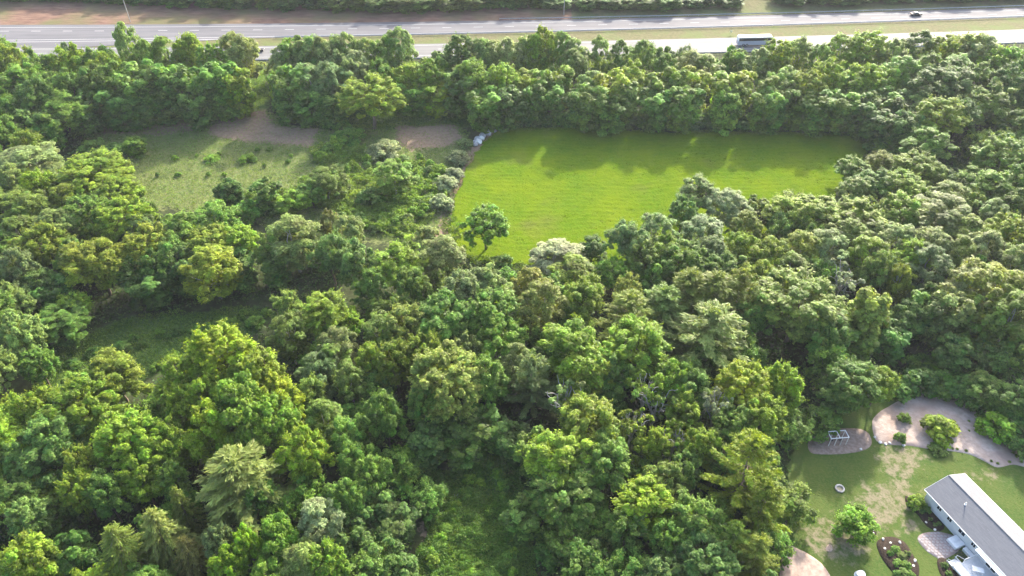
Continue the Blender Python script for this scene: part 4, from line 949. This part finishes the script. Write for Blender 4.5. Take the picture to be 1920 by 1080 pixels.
cover('clearing_weeds', [[(790, 900), (900, 850), (965, 850), (985, 940), (1010, 1130), (740, 1130), (800, 1000)]], 46000, .45, 1.7, (.105, .200, .032), 'bright green weeds in the grassy clearing at the bottom', 'weeds', 206, .45, .35, 2.0, EX)

# ------------------------------------------------------------------ white house
HA = Vector((70.47, 74.61, 0)); hl = Vector((.3585, -.9335, 0)); hg = Vector((.9335, .3585, 0))
HROT = math.atan2(hl.y, hl.x)
house = empty('house', HA, HROT)             # local x: along the eave, local y: left across... wall side is y=0, far eave at y=W
tag(house, 'long white ranch house with grey shingle gable roof', 'house')
W_, LEN, EAVE, RISE = 8.85, 27.0, 3.0, 1.75
# local axes: x = hl; y = +90 deg from hl  -> equals hg
t = NT('grey_shingles')
br = t.n('TexBrick'); t.put(br.inputs['Vector'], t.coord()); br.inputs['Scale'].default_value = 1.0
br.inputs['Color1'].default_value = (.115, .118, .13, 1); br.inputs['Color2'].default_value = (.15, .153, .166, 1); br.inputs['Mortar'].default_value = (.085, .085, .095, 1)
br.inputs['Mortar Size'].default_value = .012; br.inputs['Brick Width'].default_value = .9; br.inputs['Row Height'].default_value = .16
c = t.mix(t.ramp(t.noise(.5, 4), .3, .7, 0, .6), br.outputs[0], (.13, .133, .146)); t.bump(br.outputs['Fac'], .3, .01)
SHINGLE = t.done(c, .65, .35)
t = NT('white_siding')
wv = t.n('TexWave', _wave_type='BANDS', _bands_direction='Z', _wave_profile='SAW'); t.put(wv.inputs['Vector'], t.coord()); wv.inputs['Scale'].default_value = 2.6
t.bump(wv.outputs[0], .6, .02)
SIDING = t.done(t.mix(t.ramp(t.noise(.8, 4), .3, .7), (.52, .53, .54), (.60, .605, .61)), .6, .3)
OV = .42
bm = bmesh.new()
prof = [(OV, 0), (W_ - OV, 0), (W_ - OV, EAVE - .02), (W_ / 2, EAVE - .02 + (W_ / 2 - OV) / (W_ / 2) * RISE), (OV, EAVE - .02)]
a = [bm.verts.new((.45, y, z)) for y, z in prof]; b = [bm.verts.new((LEN - .45, y, z)) for y, z in prof]
bm.faces.new(a[::-1]); bm.faces.new(b)
for i in range(5): bm.faces.new((a[i], a[(i + 1) % 5], b[(i + 1) % 5], b[i]))
bm_obj('wall', bm, SIDING, house)
def slope(y0, z0, y1, z1, x0, x1, th, name, mat, parent=house):
    bm = bmesh.new(); n = Vector((0, -(z1 - z0), y1 - y0)).normalized() * th
    q = [Vector((x0, y0, z0)), Vector((x1, y0, z0)), Vector((x1, y1, z1)), Vector((x0, y1, z1))]
    if n.z < 0: n = -n
    lo = [bm.verts.new(p) for p in q]; hi = [bm.verts.new(p + n) for p in q]
    bm.faces.new(lo[::-1]); bm.faces.new(hi)
    for i in range(4): bm.faces.new((lo[i], lo[(i + 1) % 4], hi[(i + 1) % 4], hi[i]))
    return bm_obj(name, bm, mat, parent)
roof = slope(0, EAVE, W_ / 2, EAVE + RISE, 0, LEN, .10, 'roof', SHINGLE)
slope(W_, EAVE, W_ / 2, EAVE + RISE, 0, LEN, .10, 'roof', SHINGLE)
bm = bmesh.new(); bar(bm, (0, W_ / 2, EAVE + RISE + .10), (LEN, W_ / 2, EAVE + RISE + .10), .10, 6); bm_obj('ridge_cap', bm, SHINGLE, house)
for y0, y1, nm in ((-.10, -.02, 'gutter'), (W_ + .02, W_ + .10, 'gutter')):
    bm = bmesh.new(); box(bm, (LEN / 2, (y0 + y1) / 2, EAVE + .02), (LEN, .10, .14)); bm_obj(nm, bm, WHITE, house)
for s in (0, 1):
    bm = bmesh.new()
    y0, y1 = (0, W_ / 2) if s == 0 else (W_, W_ / 2)
    P, Q = Vector((-.03, y0, EAVE)), Vector((-.03, y1, EAVE + RISE)); d = (Q - P)
    m = Matrix.Translation((P + Q) / 2) @ Matrix.Rotation(math.atan2(d.z, d.y), 4, 'X') @ Matrix.Diagonal((.04, d.length, .2, 1))
    bmesh.ops.create_cube(bm, size=1, matrix=m); bm_obj('barge_board', bm, WHITE, house)
def window(x, z, w, h, y=OV - .02):
    bm = bmesh.new()
    for dx, dz, sx, sz in ((0, h / 2, w + .16, .09), (0, -h / 2, w + .16, .09), (-w / 2, 0, .09, h), (w / 2, 0, .09, h), (0, 0, .05, h)): box(bm, (x + dx, y - .02, z + dz), (sx, .07, sz))
    f = bm_obj('window', bm, WHITE, house)
    bm = bmesh.new(); box(bm, (x, y + .005, z), (w - .09, .02, h - .09)); bm_obj('pane', bm, GLASS, f)
for x, w, h in ((3.4, 1.1, 1.1), (5.6, 1.1, 1.1), (8.2, 1.5, 1.2), (10.6, 1.0, 1.1), (17.0, 1.2, 1.2), (20.0, 1.6, 1.2), (21.9, 1.6, 1.2)): window(x, 1.95, w * .85, h * .75)
bm = bmesh.new(); box(bm, (14.4, OV - .03, 1.75), (1.9, .06, 2.1)); dr = bm_obj('door', bm, WHITE, house)
for k in (-.47, .47):
    bm = bmesh.new(); box(bm, (14.4 + k, OV - .075, 1.8), (.8, .02, 1.7)); bm_obj('pane', bm, GLASS, dr)
bm = bmesh.new(); bar(bm, (14.35, OV - .12, 1.6), (14.35, OV - .12, 1.9), .025); bm_obj('handle', bm, CHROME, dr)
# vent pipe on the roof
bm = bmesh.new(); vx, vy = 5.2, 3.0; vz = EAVE + RISE * vy / (W_ / 2)
bar(bm, (vx, vy, vz), (vx, vy, vz + .7), .09, 8); bar(bm, (vx, vy, vz + .05), (vx, vy, vz + .16), .18, 8); bm_obj('vent_pipe', bm, WHITE, house)
# white canopy over the deck door
bm = bmesh.new(); box(bm, (14.2, -.40, 2.88), (5.2, .75, .12), 0, R(6)); bm_obj('canopy', bm, WHITE, house)
# cross wing at the lower end
slope(-2.6, EAVE - .1, W_ + 2, EAVE - .1, 0, 0, .1, 'x', SHINGLE) if False else None
wb = bmesh.new(); x0, x1 = 20.3, 27.5
pr = [(x0 + .4, 0), (x1, 0), (x1, EAVE), ((x0 + x1) / 2 + .2, EAVE + 1.5), (x0 + .4, EAVE)]
a = [wb.verts.new((x, -1.6, z)) for x, z in pr]; b = [wb.verts.new((x, W_ / 2, z)) for x, z in pr]
wb.faces.new(a[::-1]); wb.faces.new(b)
for i in range(5): wb.faces.new((a[i], a[(i + 1) % 5], b[(i + 1) % 5], b[i]))
wing = bm_obj('wing', wb, SIDING, house)
for xa, xb in ((x0, (x0 + x1) / 2 + .2), (x1 + .4, (x0 + x1) / 2 + .2)):
    bm = bmesh.new(); za, zb2 = EAVE + .08, EAVE + 1.78
    q = [(xa, -2.0, za), (xb, -2.0, zb2), (xb, W_ / 2, zb2), (xa, W_ / 2, za)]
    lo = [bm.verts.new(p) for p in q]; hi = [bm.verts.new((p[0], p[1], p[2] + .12)) for p in q]
    bm.faces.new(lo[::-1]); bm.faces.new(hi)
    for i in range(4): bm.faces.new((lo[i], lo[(i + 1) % 4], hi[(i + 1) % 4], hi[i]))
    bm_obj('wing_roof', bm, SHINGLE, wing)

# deck: boards, railing, stairs
deck = empty('deck', HA, HROT); tag(deck, 'white timber deck with railing against the house wall', 'deck')
DX0, DX1, DY0, DY1, DZ = 12.0, 18.4, -4.6, OV - .06, .75
DECKM = noisy('white_deck_boards', (.50, .51, .52), (.60, .605, .61), 1.5, .7, .3)
nb = 24; bwid = (DY1 - DY0) / nb
bme = None
for i in range(nb):
    if bme is None:
        bm = bmesh.new(); box(bm, (0, 0, 0), (DX1 - DX0, bwid - .012, .04)); o = bm_obj('deck_board', bm, DECKM, deck); bme = o.data
    else: o = link('deck_board', bme, deck)
    o.location = ((DX0 + DX1) / 2, DY0 + (i + .5) * bwid, DZ + random.uniform(0, .004))
bm = bmesh.new()
for x in np.linspace(DX0 + .15, DX1 - .15, 4):
    for y in (DY0 + .15, -2, DY1 - .3): box(bm, (x, y, (DZ - .05) / 2), (.14, .14, DZ - .05))
bm_obj('deck_footing', bm, WHITE, deck)
bm = bmesh.new()
for y in (DY0 - .02,): box(bm, ((DX0 + DX1) / 2, y, DZ - .14), (DX1 - DX0, .04, .24))
for x in (DX0 - .02, DX1 + .02): box(bm, (x, (DY0 + DY1) / 2, DZ - .14), (.04, DY1 - DY0 - .1, .24))
bm_obj('fascia', bm, WHITE, deck)
def railing(a, b):
    a, b = Vector(a), Vector(b); bm = bmesh.new(); n = max(1, int((b - a).length / 1.6))
    up = Vector((0, 0, 1.0))
    bar(bm, a + up, b + up, .05, 4); bar(bm, a + up * .12, b + up * .12, .035, 4)
    for i in range(n + 1): p = a.lerp(b, i / n); bar(bm, p, p + up * 1.06, .055, 4)
    k = int((b - a).length / .16)
    for i in range(k): p = a.lerp(b, (i + .5) / k); bar(bm, p + up * .12, p + up, .017, 4)
    bm_obj('railing', bm, WHITE, deck)
railing((DX0, DY0, DZ), (DX1, DY0, DZ)); railing((DX1, DY0, DZ), (DX1, DY1 - .1, DZ)); railing((DX0, -2.6, DZ), (DX0, DY1 - .1, DZ))
for k in range(4):
    bm = bmesh.new(); box(bm, (DX0 - .18 - k * .28, -3.6, DZ - .16 - k * .17), (.30, 1.7, .05)); bm_obj('stair_tread', bm, DECKM, deck)
bm = bmesh.new()
for y in (-4.5, -2.7): box(bm, (DX0 - .6, y, DZ - .36), (1.5, .06, .22), 0, 0)
bm_obj('stringer', bm, WHITE, deck)
for y in (-4.5, -2.7):
    bm = bmesh.new(); bar(bm, (DX0, y, DZ + .95), (DX0 - 1.2, y, DZ + .28), .045, 4); bar(bm, (DX0 - 1.2, y, 0.02), (DX0 - 1.2, y, DZ + .3), .05, 4); bm_obj('stair_rail', bm, WHITE, deck)
def on_house(x, y, z=0.0): return HA + hl * x + hg * y + Vector((0, 0, z))
# things on the deck and against the wall
def table(loc, rz, label):
    r = empty('patio_table', loc, rz); tag(r, label, 'table')
    bm = bmesh.new(); box(bm, (0, 0, .72), (1.7, .9, .05)); bm_obj('tabletop', bm, WHITE, r, bevel=.015)
    for sx in (-1, 1):
        for sy in (-1, 1):
            bm = bmesh.new(); bar(bm, (sx * .72, sy * .36, 0), (sx * .72, sy * .36, .70), .035); bm_obj('leg', bm, WHITE, r)
table(on_house(14.0, -1.9, DZ + .026), HROT + .9, 'white table standing on the deck')
def chair(loc, rz, label, mat, group=None):
    r = empty('chair', loc, rz); tag(r, label, 'chair', group)
    bm = bmesh.new(); box(bm, (0, 0, .43), (.5, .5, .05)); bm_obj('seat', bm, mat, r)
    bm = bmesh.new(); box(bm, (0, .25, .75), (.5, .05, .6), 0, R(-8)); bm_obj('backrest', bm, mat, r)
    for sx in (-1, 1):
        for sy in (-1, 1):
            bm = bmesh.new(); bar(bm, (sx * .21, sy * .21, 0), (sx * .21, sy * .21, .41), .022); bm_obj('leg', bm, mat, r)
DARKM = NT('dark_fabric').done((.03, .03, .035), .8)
chair(on_house(16.2, -.7, DZ + .026), HROT + .2, 'dark chair on the deck beside the door, upper one', DARKM)
chair(on_house(17.0, -1.5, DZ + .026), HROT + .6, 'dark chair on the deck farther from the wall, lower one', DARKM)
hb = empty('cellar_hatch', on_house(8.7, -.62), HROT); tag(hb, 'white flat box hatch against the house wall above the patio', 'hatch')
bm = bmesh.new(); poly = [(-.95, -.95), (.95, -.95), (.95, .98), (-.95, .98)]
poly_prism(bm, poly, .02, .62); bm_obj('hatch_body', bm, WHITE, hb, bevel=.02)
for k in (-.48, .48):
    bm = bmesh.new(); box(bm, (k, 0, .65), (.9, 1.85, .05), 0, R(3)); bm_obj('hatch_door', bm, WHITE, hb)
bx = empty('storage_bench', on_house(10.9, -.15), HROT); tag(bx, 'white storage bench against the wall between hatch and deck', 'bench')
bm = bmesh.new(); box(bm, (0, 0, .28), (1.7, .7, .5)); bm_obj('bench_box', bm, WHITE, bx, bevel=.02)
bm = bmesh.new(); box(bm, (0, 0, .56), (1.78, .78, .05)); bm_obj('lid', bm, WHITE, bx)
fr = empty('planter_frame', on_house(11.0, -1.6), HROT); tag(fr, 'dark slatted stand on the patio beside the deck stairs', 'stand')
for k in range(5):
    bm = bmesh.new(); box(bm, (-.7 + k * .35, 0, .45), (.12, 1.1, .05)); bm_obj('slat', bm, DARKM, fr)
for sx in (-.7, .7):
    for sy in (-.5, .5):
        bm = bmesh.new(); bar(bm, (sx, sy, .09), (sx, sy, .425), .035); bm_obj('leg', bm, DARKM, fr)

# ------------------------------------------------------------------ timber frame on the gravel bed
c = at(1571, 832); fx = Vector((.995, .09, 0)); frame = empty('timber_frame', (c.x, c.y, 0.1), math.atan2(.3, 3.3))
frame.location = ((58.1 + 62.0) / 2, 86.95, 0.12)
tag(frame, 'pale timber play frame with open rectangular top on gravel bed', 'frame')
for sx in (-1.65, -.55, .55, 1.65):
    for sy in (-.8, .8):
        bm = bmesh.new(); box(bm, (sx, sy, 1.05), (.11, .11, 2.1)); bm_obj('post', bm, WOOD, frame)
for sy in (-.8, .8):
    bm = bmesh.new(); box(bm, (0, sy, 2.175), (3.5, .11, .12)); bm_obj('top_beam', bm, WHITE, frame)
for sx in (-1.67, 0, 1.67):
    bm = bmesh.new(); box(bm, (sx, 0, 2.177), (.11, 1.46, .115)); bm_obj('cross_beam', bm, WHITE, frame)
for sx in (-.85, .85):
    bm = bmesh.new(); bar(bm, (sx - .3, 0, .5), (sx - .3, 0, 2.1), .015, 4); bar(bm, (sx + .3, 0, .5), (sx + .3, 0, 2.1), .015, 4); box(bm, (sx, 0, .48), (.66, .24, .05)); bm_obj('swing', bm, DARKM, frame)

# ------------------------------------------------------------------ stones
rock_meshes = []
for k in range(7):
    g = np.random.default_rng(300 + k); bm = bmesh.new(); bmesh.ops.create_icosphere(bm, subdivisions=2, radius=1.0)
    dirs = rdirs(6, g)
    for v in bm.verts:
        p = np.array(v.co)
        for d in dirs:
            s = p @ d
            if s > .62: p = p - d * (s - .62) * .85
        p = p * (1 + .05 * g.normal()); v.co = (p[0], p[1] * .8, p[2] * .6)
    me = bpy.data.meshes.new('rock'); bm.to_mesh(me); bm.free(); me.materials.append(ROCK); rock_meshes.append(me)
PALEROCK = noisy('pale_stone', (.50, .48, .45), (.66, .64, .60), 1.6, .9, .2, .5, .06)
pale_meshes = [m.copy() for m in rock_meshes[:3]]
for m in pale_meshes: m.materials.clear(); m.materials.append(PALEROCK)
def rock(px, py, r, label, group=None, pale=False, z=0.0):
    p = at(px, py); o = link('rock', (pale_meshes if pale else rock_meshes)[rng.integers(3 if pale else 7)], None, (p.x, p.y, z + r * .28))
    o.scale = (r * rng.uniform(.8, 1.2), r * rng.uniform(.8, 1.2), r * rng.uniform(.8, 1.2)); o.rotation_euler = (0, 0, rng.uniform(0, 6.28))
    return tag(o, label, 'rock', group)
for i in range(13):
    u = i / 12; x, y = np.interp(u, [0, .5, 1], [890, 903, 922]) + rng.uniform(-5, 5), np.interp(u, [0, .5, 1], [271, 256, 247]) + rng.uniform(-2, 2)
    rock(x, y, rng.uniform(.7, 1.25), 'grey boulder in the stone heap at the back left field corner', 'boulders of the stone heap', pale=(i % 3 == 1))
rock(925, 242, 1.0, 'pale flat stone right of the heap, first along the hedge', pale=True); rock(939, 240.5, 1.0, 'pale flat stone farthest right of the heap along the hedge', pale=True)
for x, y, r in ((1650, 830, .45), (1660, 833, .35), (1668, 831, .3), (1694, 836, .35), (1640, 820, .3)): rock(x, y, r, 'pale stone on the lower left rim of the sand bed', 'stones on the rim of the sand bed', True, .05)
rock(1614, 843, .32, 'single white stone on the rim of the gravel bed', None, True, .08)
for x, y in ((1636, 995), (1637, 1001), (1631, 1003)): rock(x, y, .22, 'pale stone in the small round mulch bed', 'stones in the small mulch bed', True, .1)
rock(1715, 1052, .32, 'white stone at the right rim of the mulch island', None, True, .15)
for x, y in ((1655, 1012), (1669, 1019), (1658, 1030), (1686, 1018), (1712, 1062)): rock(x, y, .3, 'pale stone in the long mulch island', 'stones in the mulch island', True, .15)
for x, y in ((1736, 980), (1752, 994)): rock(x, y, .24, 'pale stone in the mulch strip by the house wall', 'stones in the mulch strip', True, .1)
o = rock(1554, 1028, .8, 'flat tan soil spot on the dry lawn below the yard tree', None, False, -.12); o.scale.z = .3; o.data = o.data.copy(); o.data.materials[0] = DIRTM  # bare soil spot, shaped from a flattened rock mesh in dirt material
# fire ring
fp = at(1574, 917); ring = empty('fire_ring', (fp.x, fp.y, .05)); tag(ring, 'round stone fire ring on the lawn', 'fire ring')
bm = bmesh.new(); m = 20
for k in range(16):
    a0, a1 = k * 2 * math.pi / 16 + .03, (k + 1) * 2 * math.pi / 16 - .03
    bm = bmesh.new(); poly_prism(bm, [(.55 * math.cos(a0), .55 * math.sin(a0)), (.82 * math.cos(a0), .82 * math.sin(a0)), (.82 * math.cos(a1), .82 * math.sin(a1)), (.55 * math.cos(a1), .55 * math.sin(a1))], 0, .28 + random.uniform(-.03, .03)); bm_obj('stone', bm, ROCK, ring)
bm = bmesh.new(); bmesh.ops.create_circle(bm, cap_ends=True, radius=.56, segments=16, matrix=Matrix.Translation((0, 0, .06))); bm_obj('ash', bm, noisy('ash', (.20, .18, .12), (.28, .25, .17), 6), ring)
# garden cart at the bottom edge
tp = at(1612, 1078); tb = empty('garden_tub', (tp.x, tp.y, .04), .3); tag(tb, 'white tub upside down on the lawn at the bottom edge', 'tub')
bm = bmesh.new(); bmesh.ops.create_cone(bm, cap_ends=True, segments=20, radius1=.78, radius2=.6, depth=.55, matrix=Matrix.Translation((0, 0, .28)) @ Matrix.Diagonal((1.15, .8, 1, 1))); bm_obj('tub_body', bm, WHITE, tb, bevel=.03)
bm = bmesh.new(); bmesh.ops.create_cone(bm, cap_ends=True, segments=20, radius1=.86, radius2=.84, depth=.06, matrix=Matrix.Translation((0, 0, .05)) @ Matrix.Diagonal((1.15, .8, 1, 1))); bm_obj('rim', bm, WHITE, tb)

# fallen limbs and brush
def fallen(px, py, n, L, label, z=.25, seed=0, lean=.15, rad=.09):
    g = np.random.default_rng(seed); p = at(px, py); paths = []
    for k in range(n):
        a = g.uniform(0, math.pi); o_ = g.normal(size=3) * .5; o_[2] = 0
        q = np.array([math.cos(a) * L, math.sin(a) * L, g.uniform(.05, lean) * L]) * g.uniform(.6, 1)
        paths.append(limb(o_ - q * .5 + np.array([0, 0, z + q[2] * .5]), o_ + q * .5 + np.array([0, 0, z + q[2] * .5]), rad, rad * .3, g, 4, 0, .12))
        b = o_ + q * .2; paths.append(limb(b + np.array([0, 0, z + q[2] * .5]), b + rdirs(1, g)[0] * np.array([1, 1, .4]) + np.array([0, 0, z + q[2] + .4]), rad * .5, rad * .2, g, 3, 0, .08))
    o = link('brush_pile' if n > 2 else 'fallen_branch', tubes('branches', paths, PALEBARK), None, (p.x, p.y, 0))
    return tag(o, label, 'branches')
fallen(1128, 1062, 14, 3.6, 'heap of bare grey sticks at the bottom middle in the wood', seed=1)
fallen(845, 950, 2, 5, 'bare fallen branch lying in the grassy clearing', seed=2, rad=.06)
fallen(1015, 900, 6, 3.0, 'small brown brush heap beside the shaded clearing', seed=3, rad=.05)

# ------------------------------------------------------------------ vehicles and posts
def road_dir(f, x): d = (float(f(x + 1)) - float(f(x - 1))) / 2; return math.atan2(d, 1)
def wheel(parent, x, y, r, w):
    bm = bmesh.new(); bmesh.ops.create_cone(bm, cap_ends=True, segments=18, radius1=r, radius2=r, depth=w, matrix=Matrix.Translation((x, y, r)) @ Matrix.Rotation(math.pi / 2, 4, 'X'))
    wh = bm_obj('wheel', bm, RUBBER, parent, bevel=.02)
    bm = bmesh.new(); s = 1 if y > 0 else -1
    bmesh.ops.create_cone(bm, cap_ends=True, segments=14, radius1=r * .6, radius2=r * .6, depth=.03, matrix=Matrix.Translation((x, y + s * (w / 2 + .005), r)) @ Matrix.Rotation(math.pi / 2, 4, 'X')); bm_obj('rim', bm, CHROME, wh)
def profile_body(pts, w, bev, taper=None):
    bm = bmesh.new(); A = [bm.verts.new((x, -w / 2 * (tp_ if taper else 1), z)) for (x, z), tp_ in zip(pts, taper or [1] * len(pts))]; B = [bm.verts.new((x, w / 2 * (tp_ if taper else 1), z)) for (x, z), tp_ in zip(pts, taper or [1] * len(pts))]
    bm.faces.new(A[::-1]); bm.faces.new(B); n = len(pts)
    for i in range(n): bm.faces.new((A[i], A[(i + 1) % n], B[(i + 1) % n], B[i]))
    bmesh.ops.bevel(bm, geom=bm.edges[:], offset=bev, segments=2, affect='EDGES', clamp_overlap=True)
    return bm
# coach
p0 = at(1414, 86); cy = float(NTOP(p0.x)) - 7.2
coach = empty('coach', (p0.x, cy, .095), road_dir(NTOP, p0.x)); tag(coach, 'white-roofed coach with dark side windows on near carriageway', 'coach')
BLUEGREY = NT('coach_paint').done((.40, .42, .49), .35, .5); COACHW = NT('coach_white').done((.80, .80, .80), .35, .5)
bm = profile_body([(-6.5, .45), (6.3, .45), (6.5, .9), (6.45, 2.0), (-6.5, 2.0)], 2.5, .06); bm_obj('body', bm, BLUEGREY, coach)
bm = profile_body([(-6.45, 2.003), (6.43, 2.003), (6.15, 3.05), (-6.4, 3.05)], 2.44, .05); bm_obj('window_band', bm, GLASS, coach)
bm = profile_body([(-6.5, 3.053), (6.2, 3.053), (5.9, 3.5), (-6.35, 3.5)], 2.54, .12); bm_obj('roof', bm, COACHW, coach)
for s in (-1, 1):
    for k in range(8):
        bm = bmesh.new(); box(bm, (-5.5 + k * 1.5, s * 1.232, 2.53), (1.36, .03, .88)); bm_obj('window', bm, GLASS, coach)
    for x in (-4.4, -3.1, 4.2): wheel(coach, x, s * 1.13, .5, .3)
    bm = bmesh.new(); box(bm, (6.46, s * .95, .95), (.08, .35, .2)); bm_obj('headlight', bm, LAMPLENS, coach)
    bm = bmesh.new(); box(bm, (-6.51, s * 1.0, 1.1), (.05, .2, .4)); bm_obj('tail_light', bm, REDLENS, coach)
    bm = bmesh.new(); bar(bm, (6.3, s * 1.25, 2.7), (6.6, s * 1.5, 2.7), .03, 5); box(bm, (6.62, s * 1.5, 2.5), (.08, .2, .4)); bm_obj('mirror', bm, COACHW, coach)
bm = bmesh.new(); box(bm, (-6.43, 0, 2.53), (.12, 2.54, 1.1)); bm_obj('rear_panel', bm, COACHW, coach)
bm = bmesh.new(); box(bm, (-1, 0, 3.58), (2.2, 1.4, .16)); bm_obj('roof_unit', bm, COACHW, coach, bevel=.03)
def car(px, f, off, label, paint):
    p = at(px[0], px[1]); y = float(f(p.x)) + off
    r = empty('car', (p.x, y, .095), road_dir(f, p.x)); tag(r, label, 'car')
    P = NT('car_paint').done(paint, .5, .2)
    bm = profile_body([(-2.2, .35), (2.15, .35), (2.25, .6), (2.1, .82), (.95, .95), (-1.9, 1.0), (-2.25, .9)], 1.78, .06); bm_obj('body', bm, P, r)
    bm = profile_body([(.95, .95), (.25, 1.36), (-1.1, 1.40), (-1.85, 1.0)], 1.62, .03, [1, .84, .84, 1]); bm_obj('windows', bm, GLASS, r)
    bm = profile_body([(.2, 1.385), (.15, 1.44), (-1.0, 1.47), (-1.1, 1.415)], 1.3, .02); bm_obj('roof', bm, P, r)
    for s in (-1, 1):
        for x in (-1.35, 1.35): wheel(r, x, s * .8, .33, .2)
        bm = bmesh.new(); box(bm, (2.2, s * .62, .68), (.1, .35, .13)); bm_obj('headlight', bm, LAMPLENS, r)
        bm = bmesh.new(); box(bm, (-2.24, s * .65, .8), (.06, .3, .14)); bm_obj('tail_light', bm, REDLENS, r)
        bm = bmesh.new(); box(bm, (.65, s * .95, 1.0), (.12, .16, .12)); bm_obj('mirror', bm, P, r)
    return r
car((1711, 24), FT, -5.0, 'black car on the far carriageway at upper right', (.012, .012, .014))
car((484, 97), NTOP, -4.8, 'dark car showing in the gap between trees on near carriageway', (.02, .018, .025))
# marker in the median
mp_ = at(1370, 65); mk = empty('median_sign', (mp_.x, mp_.y, 0)); tag(mk, 'small pale sign standing in the median left of the coach', 'sign')
bm = bmesh.new(); bar(bm, (0, 0, 0), (0, 0, 1.5), .04); bm_obj('post', bm, STEEL, mk)
bm = bmesh.new(); box(bm, (0, -.06, 1.35), (1.2, .03, .8)); bm_obj('panel', bm, NT('pale_yellow_paint').done((.75, .70, .45), .5), mk, bevel=.01)
# poles
for (x, y, h, lab) in ((245, 42, 11, 'thin pale utility pole before the far wood at upper left'), (1057, 30, 10, 'thin grey pole before the far wood right of the photo middle')):
    p = at(x, y); r = empty('utility_pole', (p.x, p.y, 0)); tag(r, lab, 'pole')
    link('pole', tubes('pole', [(np.array([(0, 0, 0), (0, 0, h * .5), (0.05, 0, h)]), (.16, .13, .10))], PALEBARK, 8), r)
    bm = bmesh.new(); box(bm, (0, -.14, h - .8), (2.2, .1, .12)); bm_obj('crossarm', bm, PALEBARK, r)
print('things', len([o for o in COL.objects if o.parent is None]), 'objects', len(COL.objects), 'fill', FILL_N, 'tris', sum(len(m.loops) - 2 * len(m.polygons) for m in bpy.data.meshes))
